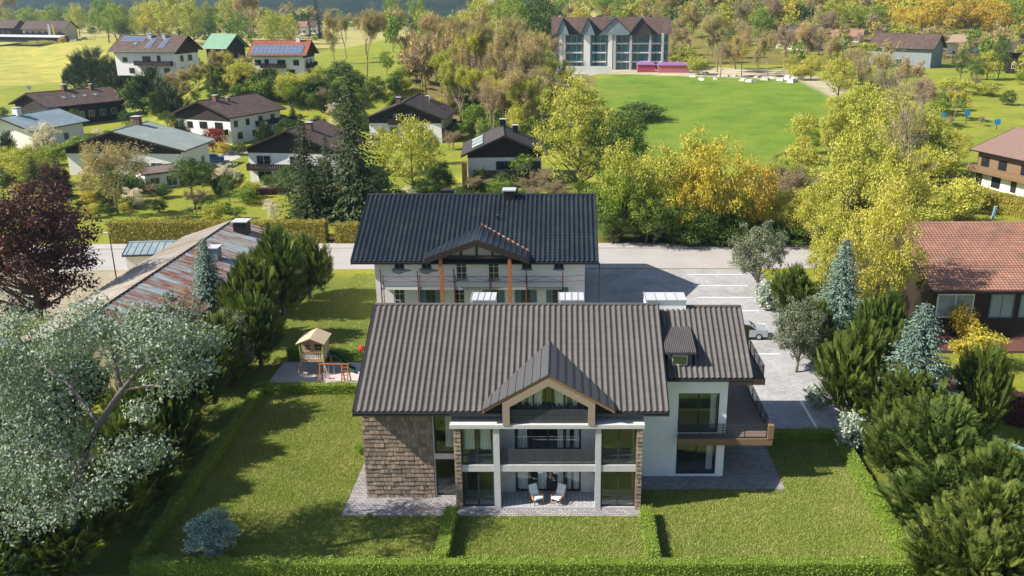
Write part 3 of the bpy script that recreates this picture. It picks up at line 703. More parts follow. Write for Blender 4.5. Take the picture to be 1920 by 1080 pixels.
LF = {
    'yg': leaf('leaf_yellow_green', (.34, .36, .035), (.58, .54, .12), .35), 'gr': leaf('leaf_fresh_green', (.13, .22, .022), (.30, .37, .05), .35),
    'dg': leaf('leaf_dark_green', (.05, .095, .018), (.13, .19, .035), .3), 'go': leaf('leaf_golden', (.44, .34, .03), (.64, .50, .09), .35),
    'tan': leaf('leaf_tan_bud', (.33, .25, .10), (.55, .45, .22), .3), 'pk': leaf('leaf_brown_pink', (.26, .19, .12), (.40, .32, .20), .3), 'pur': leaf('leaf_purple', (.05, .02, .02), (.115, .05, .04), .25),
    'wh': leaf('leaf_blossom', (.62, .52, .40), (.78, .72, .60), .3), 'red': leaf('leaf_red', (.20, .018, .016), (.34, .04, .03), .3),
    'sp': leaf('needle_dark', (.028, .048, .017), (.085, .115, .035), .18), 'bs': leaf('needle_blue', (.10, .165, .125), (.24, .335, .275), .15),
    'yew': leaf('frond_green', (.045, .078, .014), (.185, .235, .045), .28), 'ol': leaf('leaf_olive', (.105, .125, .06), (.25, .27, .17), .2),
    'si': leaf('leaf_silver', (.14, .20, .135), (.38, .45, .35), .25), 'sb': leaf('leaf_silver_blue', (.13, .22, .20), (.33, .45, .41), .2),
    'ws': leaf('leaf_pale_silver', (.24, .30, .23), (.50, .55, .46), .2), 'he': leaf('leaf_hedge', (.15, .225, .025), (.34, .43, .085), .3, 0), 'hy': leaf('leaf_beech_hedge', (.24, .21, .03), (.42, .36, .07), .3, 0),
    'hd': leaf('leaf_red_hedge', (.09, .03, .03), (.18, .08, .06), .25, 0)}
def protos(kind, lst): PROTO[kind] = lst
for k, (lmk, sh) in {'yg': ('yg', 1.1), 'gr': ('gr', .8), 'dg': ('dg', .8), 'go': ('go', .9)}.items():
    protos(k, [decid(10 + i + len(k) + ord(k[0]), 85, 72, .028, .14, sh, .115, BK, LF[lmk]) for i in range(2)])
protos('ygbig', [decid(301, 170, 95, .018, .10, 1.2, .085, BK, LF['yg'], limbs=24)])
protos('bush', [decid(61 + i, 40, 70, .05, .0, .3, .2, BK, LF['gr'], .02, limbs=6) for i in range(2)])
protos('ybush', [decid(71, 45, 70, .05, .0, .3, .18, BK, LF['yg'], .02, limbs=6)])
protos('gbush', [decid(72, 45, 70, .05, .0, .3, .18, BK, LF['go'], .02, limbs=6)])
protos('dbush', [decid(73, 45, 80, .05, .0, .3, .2, BK, LF['dg'], .02, limbs=6)])
protos('wh', [decid(81, 60, 55, .035, .12, .2, .11, BK, LF['wh'], limbs=14)])
protos('red', [decid(82, 45, 80, .045, .05, .3, .18, BK, LF['red'])])
protos('pur', [decid(83, 230, 90, .022, .04, .5, .095, BK, LF['pur'], limbs=30, trunk_r=.03)])
protos('bare', [bare(91 + i, BKT, LF['tan'], .6, 5, 4200, .02) for i in range(2)])
protos('pink', [bare(95, BKT, LF['pk'], .8, 5, 3800, .02)])
protos('budding', [bare(97 + i, BKL, LF['yg'], .5, 5, 5200, .025) for i in range(2)] )
protos('leafless', [bare(121, BKL, LF['tan'], .25, 6, 400, .008)])
protos('multi', [bare(131, BKT, LF['tan'], .1, 6, 3500, .02)])
protos('sp', [spruce(101 + i, BK, LF['sp'], 34, 10, .35, 10, .8, .055) for i in range(2)])
protos('bs', [spruce(111 + i, BK, LF['bs'], 46, 17, .5, 17, .62, .05, .03) for i in range(2)])
protos('yew', [sprays(141 + i, BK, LF['yew'], 1500, .165, 12) for i in range(3)])
protos('cyp', [sprays(151, BK, LF['sp'], 520, .2, 8, .02, up=.9)])
protos('ol', [decid(161 + i, 120, 100, .024, .16, .5, .09, BKL, LF['ol'], limbs=24, trunk_r=.028) for i in range(2)])
protos('sb', [decid(171, 130, 90, .035, .0, .2, .12, BK, LF['sb'], .015, limbs=30)])
protos('ws', [decid(172, 60, 40, .09, .0, .2, .16, BK, LF['ws'], .015, limbs=20)])
KINDS = {'yg': ('yellow-green leafy tree', 'tree'), 'ygbig': ('bright yellow-green tree', 'tree'), 'gr': ('fresh green leafy tree', 'tree'), 'dg': ('dark green leafy tree', 'tree'), 'go': ('golden leafy tree', 'tree'),
         'bush': ('green rounded bush', 'bush'), 'ybush': ('yellow-green rounded bush', 'bush'), 'gbush': ('golden bush', 'bush'), 'dbush': ('dark green bush', 'bush'), 'wh': ('cream blossoming tree', 'tree'), 'red': ('red-leaved maple', 'tree'),
         'pur': ('dark purple-leaved tree', 'tree'), 'bare': ('tan twiggy tree', 'tree'), 'pink': ('brown bare-twigged tree', 'tree'), 'budding': ('thin budding tree', 'tree'), 'leafless': ('leafless pale tree', 'tree'),
         'multi': ('brown many-stemmed twiggy tree', 'tree'), 'sp': ('dark green spruce', 'conifer'), 'bs': ('blue-grey spruce', 'conifer'), 'yew': ('feathery evergreen shrub', 'shrub'), 'cyp': ('dark spreading evergreen', 'conifer'),
         'ol': ('grey-green olive-like tree', 'tree'), 'sb': ('silver-blue shrub', 'shrub'), 'ws': ('pale silver-leaved shrub', 'shrub')}
ONAME = {'tree': 'tree', 'bush': 'bush', 'conifer': 'conifer', 'shrub': 'shrub'}
LAND = {}          # things one can find, by their place in the photo
PLANTS = []
trnd = random.Random(77)
def plant(kind, px, top, base, wpx, at=None, label=None):
    """stands on the ground at pixel (px, base); its height and width follow from its distance"""
    p = ground(px, base) if at is None else Vector(at)
    dpt = depth(p); t = at_y(px, top, p.y); h = max(.5, t.z - p.z); wd = wpx * dpt / F
    pr = PROTO[kind][trnd.randrange(len(PROTO[kind]))]
    r = empty(ONAME[KINDS[kind][1]], p, trnd.uniform(0, 6.28)); r.scale = (wd, wd, h)
    for nm, me in (('crown', pr[0]), ('trunk', pr[1])): link(bpy.data.objects.new(nm, me), r)
    PLANTS.append((r, kind, px, (top + base) / 2, h, label)); return r
TEN = 'first second third fourth fifth sixth seventh eighth ninth tenth eleventh twelfth thirteenth fourteenth fifteenth sixteenth seventeenth eighteenth nineteenth twentieth'.split()
def ordn(i):
    if i == 0: return 'leftmost'
    if i < 20: return TEN[i] + ' from left'
    return ('twenty-' if i < 29 else 'thirty-' if i < 39 else 'forty-') + TEN[(i - 20) % 10] + ' from left'
def label_plants():
    seen = {}
    for r, kind, px, py, h, lab in PLANTS:
        if lab is None:
            nm, (lx, ly) = min(LAND.items(), key=lambda kv: (kv[1][0] - px) ** 2 + (1.3 * (kv[1][1] - py)) ** 2)
            dx, dy = px - lx, py - ly
            rel = ('left of' if dx < 0 else 'right of') if abs(dx) > abs(dy) * 1.3 else ('behind' if dy < 0 else 'in front of')
            szw = 'low' if h < 2.6 else 'small' if h < 5.5 else 'mid-sized' if h < 10 else 'tall' if h < 17 else 'towering'
            lab = f'{szw} {KINDS[kind][0]} {rel} {nm}'
        seen.setdefault(lab, []).append((px, r, kind))
    for lab, l in seen.items():
        l.sort(key=lambda q: q[0])
        for i, (px, r, kind) in enumerate(l):
            t = lab
            if len(l) > 1: t += ', ' + ('rightmost' if i == len(l) - 1 else ordn(i))
            tag(r, t, KINDS[kind][1], KINDS[kind][0] + 's')
# clipped hedges: a leafy box along a line
def hedge(p0, p1, wd, h, lm, lab, z=None, dens=230, ll=.10, rough=.05, group='clipped hedges'):
    p0, p1 = Vector((*p0[:2], 0)), Vector((*p1[:2], 0)); u = (p1 - p0); L = u.length; u.normalize(); nrm = Vector((-u.y, u.x, 0)); g = np.random.default_rng(int(L * 977 + p0.x * 13) % 99991)
    mid = (p0 + p1) / 2; mid.z = H(mid.x, mid.y) if z is None else z
    r = empty('hedge', mid, math.atan2(u.y, u.x)); tag(r, lab, 'hedge', group)
    b = MB(); b.box(-L / 2 + .06, L / 2 - .06, -wd / 2 + .07, wd / 2 - .07, 0, h - .07); b.build('hedge_body', lm, r)
    V, T = [], []
    for (ax, n) in (('t', L * wd), ('f', L * h), ('b', L * h), ('l', wd * h), ('r', wd * h)):
        k = int(n * dens) + 4; s = g.uniform(-L / 2, L / 2, k); d = g.uniform(-wd / 2, wd / 2, k); z_ = g.uniform(0, h, k); j = np.abs(g.normal(size=k)) * rough
        if ax == 't': C, N = np.stack([s, d, h - .05 + j], 1), (0, 0, 1)
        if ax == 'f': C, N = np.stack([s, -wd / 2 + .04 - j, z_], 1), (0, -1, 0)
        if ax == 'b': C, N = np.stack([s, wd / 2 - .04 + j, z_], 1), (0, 1, 0)
        if ax == 'l': C, N = np.stack([-L / 2 + .04 - j, d, z_], 1), (-1, 0, 0)
        if ax == 'r': C, N = np.stack([L / 2 - .04 + j, d, z_], 1), (1, 0, 0)
        wob = .06 * np.sin(s * 2.1) + .04 * np.sin(s * 5.3 + 1); C[:, 2] += wob * (C[:, 2] / h)
        Nn = unit(np.array(N) + g.normal(size=(k, 3)) * .6); Ll = ll * g.uniform(.6, 1.4, k); V.append(diamonds(C, np.cross(Nn, rvec(g, k)) + np.array([0, 0, .3]), Nn, Ll, Ll * .6)); T.append(g.random(k))
    link(bpy.data.objects.new('foliage', mesh_np('foliage', np.concatenate(V), 4, lm, np.concatenate(T))), r)
    return r
# ================================================================ old house with scaffolding
M['oldwall'] = mat('old_white_render', (.78, .74, .72), .9, .05, 3, bump=.3, col2=(.64, .60, .57), c2s=.35, c2t=(.55, .8))
M['oldroof'] = mat('glazed_black_tile', (.018, .024, .031), .3, .15, 2, bump=.05, spec=.45, col2=(.035, .042, .045), c2s=.4, c2t=(.45, .75))
M['darkwood'] = mat('dark_timber', (.028, .018, .013), .75, .25, 5, stretch=(4, 4, .6))
M['orangewood'] = mat('new_timber_post', (.36, .135, .045), .7, .2, 4, stretch=(4, 4, .5))
M['bluetrim'] = mat('blue_grey_shutter', (.10, .19, .24), .6, .12, 5)
M['patch'] = mat('bare_render_patch', (.30, .27, .24), .9, .15, 6)
M['rust'] = mat('rusty_tube', (.12, .04, .03), .7, .3, 6)
M['deckplank'] = mat('scaffold_plank', (.30, .29, .30), .8, .15, 4, rnd=.15)
M['dpane'] = mat('dark_window_pane', (.018, .022, .026), .06, .1, 1, bump=0, spec=.6)
M['whitewood'] = mat('white_window_frame', (.68, .67, .65), .5, .05, 5, bump=0)
M['copper'] = mat('copper_flashing', (.45, .22, .12), .5, .2, 4)
def wall_window(root, o, u, n, s, z, w, h, off, frame=None, nx=2, ny=1, shutters=None, fw=.06, sill=None, pm=None):
    """window on a wall: frame with glazing bars, recessed pane, optional shutters and sill as sub-parts"""
    q = MB(); fm = frame or M['whitewood']; a, b_ = s - w / 2, s + w / 2
    q.ob(o, u, n, a, a + fw, z, z + h, -.02, .05); q.ob(o, u, n, b_ - fw, b_, z, z + h, -.02, .05); q.ob(o, u, n, a + fw, b_ - fw, z, z + fw, -.02, .05); q.ob(o, u, n, a + fw, b_ - fw, z + h - fw, z + h, -.02, .05)
    for i in range(1, nx): x = a + w * i / nx; q.ob(o, u, n, x - fw * .35, x + fw * .35, z + fw, z + h - fw, -.018, .045)
    for i in range(1, ny): y = z + h * i / ny; q.ob(o, u, n, a + fw, b_ - fw, y - fw * .3, y + fw * .3, -.016, .042)
    wo = q.build('window', fm, root, off)
    q = MB(); q.ob(o, u, n, a + fw * .5, b_ - fw * .5, z + fw * .5, z + h - fw * .5, -.01, .018); q.build('pane', pm or M['dpane'], wo, off)
    if shutters:
        for x0 in (a - w * .52, b_ + w * .04):
            q = MB(); q.ob(o, u, n, x0, x0 + w * .48, z - .03, z + h + .03, .004, .05); q.build('shutter', shutters, wo, off)
    if sill:
        q = MB(); q.ob(o, u, n, a - .08, b_ + .08, z - .1, z - .005, -.01, .14); q.build('sill', sill, wo, off)
    return wo
oh = empty('old_house', (-8.5, 90, 0)); tag(oh, 'old white rendered house with glossy black tiled roof under renovation', 'house'); LAND['the old house with the black roof'] = (890, 430)
OO = oh.location.copy()
def pb(b, name, m, parent=oh, smooth=False): return b.build(name, m, parent, OO, smooth)
OX0, OX1, OEY, OEZ, ORY, ORZ = -20.3, 3.4, 81.0, 6.2, 90.3, 10.72
oa = math.atan2(ORZ - OEZ, ORY - OEY); osl = math.hypot(ORZ - OEZ, ORY - OEY)
WX0, WX1, WYo = -18.3, 2.15, 82.0
b = MB(); b.box(WX0, WX1, WYo, 98.6, 0, 6.5); b.prism([(WX0, WYo, 6.5), (WX0, 90.3, 10.4), (WX0, 98.6, 6.5)], (WX1 - WX0, 0, 0)); pb(b, 'wall', M['oldwall'])
b = MB(); t = .22
b.prism([(OX0, OEY, OEZ - .08), (OX0, ORY, ORZ - .08), (OX0, 2 * ORY - OEY, OEZ - .08), (OX0, 2 * ORY - OEY, OEZ - .08 - t), (OX0, ORY, ORZ - .08 - t), (OX0, OEY, OEZ - .08 - t)], (OX1 - OX0, 0, 0))
orf = pb(b, 'roof', M['darkwood'])
tb, _me = tile_mesh('pantile', (OX1 - OX0) / 50, osl / 24 * 1.08, .085, 6)
rest = MB(); ca, sa = math.cos(oa), math.sin(oa); tw, tl = (OX1 - OX0) / 50, osl / 24
for r in range(24):
    for c in range(50):
        x, y, z = OX0 + c * tw, OEY - .05 + r * tl * ca, OEZ + r * tl * sa
        rest.add([(x + p[0], y + p[1] * ca - (p[2] + (.05 if p[1] < .1 else 0)) * sa, z + p[1] * sa + (p[2] + (.05 if p[1] < .1 else 0)) * ca) for p in tb.v], tb.f)
o = pb(rest, 'roof_tiles', M['oldroof'], orf, True); o['kind'] = 'stuff'
b = MB(); b.tube([(OX0 - .05, ORY, ORZ + .02), (OX1 + .05, ORY, ORZ + .02)], .14, 8); pb(b, 'ridge_cap', M['oldroof'], orf)
b = MB(); b.tube([(OX0, OEY - .1, OEZ - .12), (OX1, OEY - .1, OEZ - .12)], .09, 8); b.tube([(OX1 + .12, OEY, OEZ - .1), (OX1 + .1, OEY + .1, 1.0)], .05, 6); pb(b, 'gutter', M['gutter'], orf)
for x in (OX0 - .06, OX1):
    b = MB(); b.prism([(x, OEY, OEZ - .35), (x, ORY, ORZ - .35), (x, ORY, ORZ + .12), (x, OEY, OEZ + .12)], (.07, 0, 0)); pb(b, 'verge_board', M['gutter'], orf)
# porch gable
PX, PE, PA, PHW, PY = -8.15, 6.75, 8.55, 4.95, 80.0
def omz(y): return OEZ + (y - OEY) * math.tan(oa)
for s in (-1, 1):
    yv, yr = OEY + (PE - OEZ) / math.tan(oa), OEY + (PA - OEZ) / math.tan(oa)
    A, B_, C_, D_ = V3((PX, PY, PA)), V3((PX + s * PHW, PY, PE)), V3((PX + s * PHW, yv + .1, PE)), V3((PX, yr + .1, PA))
    b = MB(); b.hexa([p - Z_ * .2 for p in (A, B_, C_, D_)], [p + Z_ * .06 for p in (A, B_, C_, D_)])
    pr = pb(b, 'porch_roof', M['oldroof'])
    for i in range(9):
        f = (i + .5) / 9; P0 = A.lerp(B_, f); P1 = D_.lerp(C_, f); b = MB(); b.bar(P0 + Z_ * .09, P1 + Z_ * .09, .12, .06); pb(b, 'roof_rib', M['oldroof'], pr)
    b = MB(); b.hexa([A - Z_ * .55 + V3((0, -.06, 0)), B_ - Z_ * .5 + V3((0, -.06, 0)), B_ - Z_ * .5 + V3((0, .05, 0)), A - Z_ * .55 + V3((0, .05, 0))], [A + Z_ * .03 + V3((0, -.06, 0)), B_ + Z_ * .03 + V3((0, -.06, 0)), B_ + Z_ * .03 + V3((0, .05, 0)), A + Z_ * .03 + V3((0, .05, 0))]); pb(b, 'barge_board', M['darkwood'], pr)
    if s > 0:
        b = MB(); b.bar(C_ + Z_ * .12 + V3((0, .08, 0)), D_ + Z_ * .12 + V3((0, .08, 0)), .16, .06); pb(b, 'flashing', M['copper'], pr)
b = MB(); b.bar((PX - 3.6, 80.3, 6.85), (PX + 3.6, 80.3, 6.85), .25); b.bar((PX, 80.3, 6.9), (PX, 80.3, 8.3), .22); b.bar((PX - 1.5, 80.3, 6.95), (PX - 1.5, 80.3, 7.7), .2); b.bar((PX + 1.5, 80.3, 6.95), (PX + 1.5, 80.3, 7.7), .2); pb(b, 'tie_beam', M['darkwood'])
b = MB(); b.prism([(PX - 3.4, 81.6, 6.3), (PX + 3.4, 81.6, 6.3), (PX + 3.4, 81.6, 6.95), (PX, 81.6, 8.2), (PX - 3.4, 81.6, 6.95)], (0, .5, 0)); pb(b, 'porch_wall', M['oldwall'])
for x in (-11.6, -5.05):
    b = MB(); b.box(x - .16, x + .16, 80.1, 80.42, 0, 6.75); pb(b, 'post', M['orangewood'])
oo = V3((0, WYo, 0)); o_p = V3((0, 81.6, 0))
def owx(px): return at_y(px, 520, WYo).x
for px in (750, 801, 988, 1048): 
    wall_window(oh, oo, X_, FN, owx(px), 5.15, .95, .62, OO, M['bluetrim'], 2, 1, None, .07, M['bluetrim'])
for px in (750, 801):
    b = MB(); x = owx(px); b.prism([(x + .95 * math.cos(a) * (1 + .25 * math.cos(3 * a)), WYo - .008, 5.0 + .32 * math.sin(a) * (1 + .3 * math.cos(4 * a))) for a in np.linspace(0, 6.283, 17)[:-1]], (0, .02, 0)); pb(b, 'bare_patch', M['patch'])
for px in (866, 926): wall_window(oh, o_p if False else oo, X_, FN, owx(px), 4.1, 1.05, 1.95, OO, M['whitewood'], 2, 3, None, .07, M['bluetrim'])
for px, shut in ((750, 0), (808, 1), (862, 0), (926, 1), (986, 1), (1045, 1)):
    wall_window(oh, oo, X_, FN, at_y(px, 560, WYo).x, 1.3, 1.05, 1.95, OO, M['whitewood'] if not shut else M['bluetrim'], 2, 3, M['bluetrim'] if shut else None, .07, M['bluetrim'])
b = MB(); b.box(-6.1, -5.0, 89.4, 90.6, 9.8, 11.3); ch = pb(b, 'chimney', M['gutter']); b = MB(); b.box(-6.25, -4.85, 89.25, 90.75, 11.3, 11.42); pb(b, 'cap', M['sheet'], ch)
b = MB(); b.box(-12.9, -11.5, 91.2, 92, 9.9, 11.0); pb(b, 'chimney', M['gutter'])
b = MB(); b.tube([(-6.6, 86.6, 8.8), (-6.6, 86.6, 9.35)], .1, 8); b.tube([(-6.6, 86.6, 9.35), (-6.35, 86.5, 9.5)], .09, 8); pb(b, 'vent_pipe', M['gutter'])
# scaffold
sc = empty('scaffolding', (-8, 80.9, 0)); tag(sc, 'rusty tube scaffolding with plank deck along the old white house', 'scaffold'); SO = sc.location.copy()
xs_ = [at_y(p, 540, 80.9).x for p in (715, 784, 852, 919, 987, 1055)]
for i, x in enumerate(xs_):
    b = MB(); b.tube([(x, 80.9, 0), (x, 80.9, 5.5 - .2 * (i % 2))], .06, 6); b.build('standard', M['rust'], sc, SO)
    b = MB(); b.tube([(x + .04, 81.75, 0), (x + .04, 81.75, 4.6)], .04, 6); b.build('standard', M['rust'], sc, SO)
x0, x1 = xs_[0] - .1, at_y(1097, 540, 80.9).x
for z in (2.0, 4.2, 4.75):
    for i in range(5):
        b = MB(); b.tube([(xs_[i], 80.86, z), (xs_[i + 1], 80.86, z)], .028, 5); b.build('guard_rail', M['rust'], sc, SO)
    b = MB(); b.tube([(xs_[5], 80.86, z), (x1, 80.86, z + .15)], .028, 5); b.build('guard_rail', M['rust'], sc, SO)
for i in range(5):
    xm = (xs_[i] + xs_[i + 1]) / 2
    b = MB(); b.tube([(xs_[i], 80.82, 4.2), (xm, 80.82, 4.72)], .02, 5); b.tube([(xm, 80.82, 4.72), (xs_[i + 1], 80.82, 4.2)], .02, 5); b.build('brace', M['rust'], sc, SO)
    for k in range(3):
        b = MB(); b.box(xs_[i] + .03, xs_[i + 1] - .0, 80.98 + k * .25, 81.21 + k * .25, 3.35, 3.41); b.build('plank', M['deckplank'] if i else M['whitewood'], sc, SO)
    b = MB(); b.box(xs_[i] + .03, xs_[i + 1], 80.93, 80.96, 3.36, 3.6); b.build('toe_board', M['deckplank'] if i else M['whitewood'], sc, SO)
# ================================================================ the village
M['browntile'] = cobble('brown_roof_tile', (.125, .08, .062), (.075, .047, .037), (.03, .02, .017), .55, .62)
M['redtile'] = cobble('red_roof_tile', (.32, .10, .055), (.22, .07, .04), (.10, .03, .02), .55, .62)
M['rosetile'] = mat('terracotta_tile', (.27, .135, .095), .75, .2, 1.2, rnd=.1, col2=(.17, .10, .075), c2s=.35)
M['bluemetal'] = mat('blue_grey_sheet', (.19, .245, .27), .5, .14, .8, stretch=(6, .5, 1), bump=.3, col2=(.28, .33, .33), c2s=.3)
M['greymetal'] = mat('grey_green_sheet', (.26, .295, .27), .55, .12, .8, stretch=(6, .5, 1), bump=.3, col2=(.36, .37, .32), c2s=.3)
M['greenmetal'] = mat('green_sheet', (.17, .31, .20), .5, .12, .8, bump=.2)
M['darkroof'] = cobble('dark_slate_roof', (.075, .062, .058), (.045, .038, .036), (.018, .015, .014), .55, .62)
M['stucco'] = mat('white_stucco', (.74, .72, .68), .9, .06, 2, bump=.2, col2=(.60, .57, .52), c2s=.3, c2t=(.6, .85))
M['cream'] = mat('cream_stucco', (.56, .46, .30), .9, .08, 2)
M['solar'] = mat('solar_panel', (.10, .13, .20), .12, .1, 1, bump=0, spec=.7)
M['aluminium'] = mat('panel_rim', (.55, .56, .58), .35, .05, 2, metal=.6, bump=0)
M['brick'] = mat('chimney_brick', (.17, .085, .065), .85, .25, 6)
M['flap'] = mat('roof_window_glass', (.20, .26, .32), .08, .05, 1, bump=0, spec=.7)
VHOUSES = []
def chalet(A, B, ez, Wd, rise, roofm, label, land=None, wallm=None, gablem=None, af=.5, ox=1.1, oy=1.1, base=None, thick=.24, timber_from=None, plinth=0, ribs=0, name='chalet', cat='house', gutter=True):
    A, B = Vector((*A[:2], 0)), Vector((*B[:2], 0)); u = B - A; L = u.length; u.normalize(); v = Vector((-u.y, u.x, 0))
    c = A + u * L / 2 + v * Wd / 2; g0 = (H(c.x, c.y) if base is None else base)
    g0 = min(g0, *[H((A + u * a * L + v * d * Wd).x, (A + u * a * L + v * d * Wd).y) for a in (0, 1) for d in (0, 1)]) if base is None else base
    r = empty(name, (c.x, c.y, g0), math.atan2(u.y, u.x)); tag(r, label, cat, 'houses in the village'); off = Vector((L / 2, Wd / 2, 0)); e = ez - g0
    b = MB(); ya = af * Wd; wt = .3
    def roofz(y): return e + rise * (y / ya if y < ya else (Wd - y) / (Wd - ya))
    prof = [(oy, 0), (Wd - oy, 0), (Wd - oy, roofz(Wd - oy) - thick), (ya, e + rise - thick), (oy, roofz(oy) - thick)]
    b.prism([(ox, y, z) for y, z in prof], (L - 2 * ox, 0, 0)); b.build('wall', wallm or M['stucco'], r, off)
    if timber_from is not None:
        for x in (ox - .06, L - ox - .04):
            q = MB(); t0 = timber_from
            q.prism([(x, oy - .05, t0), (x, Wd - oy + .05, t0), (x, Wd - oy + .05, roofz(Wd - oy) - thick + .0), (x, ya, e + rise - thick), (x, oy - .05, roofz(oy) - thick)], (.1, 0, 0)); q.build('gable_boarding', gablem or M['darkwood'], r, off)
    b = MB()
    b.prism([(0, 0, e), (0, ya, e + rise), (0, Wd, e), (0, Wd, e - thick), (0, ya, e + rise - thick), (0, 0, e - thick)], (L, 0, 0)); rf = b.build('roof', roofm, r, off)
    for x in (-.05, L):
        q = MB(); q.prism([(x, -.02, e - thick - .05), (x, ya, e + rise - thick - .05), (x, Wd + .02, e - thick - .05), (x, Wd + .02, e + .05), (x, ya, e + rise + .05), (x, -.02, e + .05)], (.05, 0, 0)); q.build('verge_board', M['darkwood'], rf, off)
    q = MB(); q.tube([(0, ya, e + rise + .02), (L, ya, e + rise + .02)], .12, 6); q.build('ridge_cap', roofm, rf, off)
    if gutter: q = MB(); q.tube([(0, -.08, e - .1), (L, -.08, e - .1)], .08, 6); q.build('gutter', M['gutter'], rf, off)
    for i in range(ribs):
        x = L * (i + .5) / ribs; q = MB(); q.bar((x, 0, e + .03), (x, ya, e + rise + .03), .07, .05); q.build('seam', roofm, rf, off)
    d = dict(r=r, off=off, L=L, W=Wd, e=e, ya=ya, rise=rise, ox=ox, oy=oy, rf=rf, F=(Vector((0, oy, 0)), X_, Vector((0, -1, 0))), Lg=(Vector((ox - .07, 0, 0)), Y_, Vector((-1, 0, 0))), Rg=(Vector((L - ox + .07, 0, 0)), Y_, Vector((1, 0, 0))), roofz=roofz, rot=u)
    d['L0'] = (Vector((ox, 0, 0)), Y_, Vector((-1, 0, 0))); d['R0'] = (Vector((L - ox, 0, 0)), Y_, Vector((1, 0, 0)))
    if land: px, py = pix(Vector((c.x, c.y, ez))); LAND[land] = (px, py)
    VHOUSES.append(d); return d
def wins(d, face, lst, frame=None, shutters=None, sill=None):
    o, u, n = d[face]; ln = d['L'] if face == 'F' else d['W']
    for (s, z, w, h) in lst: wall_window(d['r'], o, u, n, s * ln, z, w, h, d['off'], frame or M['whitewood'], 2 if w > .8 else 1, 1, shutters, .09, sill)
def balcony(d, face, s0, s1, z, dep=1.2, h=1.0, m=None, posts=0):
    o, u, n = d[face]; ln = d['L'] if face == 'F' else d['W']; a, c = s0 * ln, s1 * ln; m = m or M['darkwood']
    q = MB(); q.ob(o, u, n, a, c, z - .18, z, .0, dep); bl = q.build('balcony', m, d['r'], d['off'])
    q = MB(); q.ob(o, u, n, a, c, z + h - .1, z + h, dep - .1, dep + .02); q.ob(o, u, n, a, a + .08, z, z + h, .02, dep - .12); q.ob(o, u, n, c - .08, c, z, z + h, .02, dep - .12); rl = q.build('railing', m, bl, d['off'])
    k = max(2, int((c - a) / .42)); st = (c - a) / k
    for i in range(k): q = MB(); q.ob(o, u, n, a + i * st + .02, a + (i + 1) * st - .02, z + .06, z + h - .1, dep - .07, dep - .03); q.build('board', m, rl, d['off'])
    for i in range(posts):
        s = a + (c - a) * i / max(1, posts - 1); q = MB(); q.ob(o, u, n, s - .07, s + .07, z - 2.6, z - .18, dep - .18, dep - .04); q.build('post', m, bl, d['off'])
def chim(d, fx, fy, w=.9, h=1.5, m=None, cap=True):
    w *= .85; h *= .8
    x, y = fx * d['L'], fy * d['W']; z = d['roofz'](y); q = MB(); q.box(x - w / 2, x + w / 2, y - w / 2, y + w / 2, z - .5, z + h); c = q.build('chimney', m or M['brick'], d['r'], d['off'])
    if cap: q = MB(); q.box(x - w * .62, x + w * .62, y - w * .62, y + w * .62, z + h + .12, z + h + .22); q.build('cap', M['sheet'], c, d['off'])
def roofslab(d, name, m, x0, x1, f0, f1, lift=.06, th=.08, parent=None):
    """flat thing lying on the near slope, f = share of the way from eave to ridge"""
    P = lambda x, f: Vector((x * d['L'], f * d['ya'], d['e'] + d['rise'] * f))
    nrm = Vector((0, -d['rise'], d['ya'])).normalized(); q = MB(); c = [P(x0, f0), P(x1, f0), P(x1, f1), P(x0, f1)]
    q.hexa([p + nrm * lift for p in c], [p + nrm * (lift + th) for p in c]); return q.build(name, m, parent or d['r'], d['off'])
def pv(d, x0, x1, f0, f1, nx, ny):
    bk = roofslab(d, 'panel_rack', M['aluminium'], x0, x1, f0, f1, .05, .05)
    for i in range(nx):
        for j in range(ny):
            a, c = x0 + (x1 - x0) * (i + .06) / nx, x0 + (x1 - x0) * (i + .94) / nx; e, f = f0 + (f1 - f0) * (j + .05) / ny, f0 + (f1 - f0) * (j + .95) / ny
            roofslab(d, 'solar_panel', M['solar'], a, c, e, f, .105, .03, bk)
def dish(d, fx, fy):
    x, y = fx * d['L'], fy * d['W']; z = d['roofz'](y); q = MB(); q.tube([(x, y, z - .1), (x, y, z + 1.2)], .04, 5); b = q.build('mast', M['sheet'], d['r'], d['off'])
    q = MB(); q.tube([(x - .1, y - .1, z + 1.3), (x - .16, y - .3, z + 1.36), (x - .17, y - .36, z + 1.38)], [.12, .5, .55], 12); q.build('satellite_dish', M['whitewood'], b, d['off'])
Z = lambda px, py, z: at_z(px, py, z)
# long timber house, far left
d = chalet(Z(89, 202, 5), Z(245, 186, 5), 5, 17, 3.0, M['browntile'], 'long low dark timber house with brown tiled roof at left edge', 'the long brown-roofed timber house', M['darkwood'], base=0)
wins(d, 'F', [(f, 1.6, 1.5, 1.5) for f in (.25, .4, .52, .66, .8)]); chim(d, .45, .5, 1.3, 1.6); chim(d, .75, .45); dish(d, .05, .5)
for x in (.3, .42, .55, .68): roofslab(d, 'roof_window', M['flap'], x, x + .03, .45, .58)
# blue-grey roofed house below it
d = chalet(Z(59, 246, 4), Z(168, 226, 4), 4, 15, 2.6, M['bluemetal'], 'white house with blue-grey sheet metal roof at left edge', 'the blue-grey roofed house', base=-.2, ribs=14)
wins(d, 'F', [(.12, .9, 2.2, 1.5), (.3, .9, 1.4, 1.5), (.62, .9, 1.4, 1.4)], M['bluetrim']); chim(d, .3, .5, 1.4, 1.7, M['oldwall'])
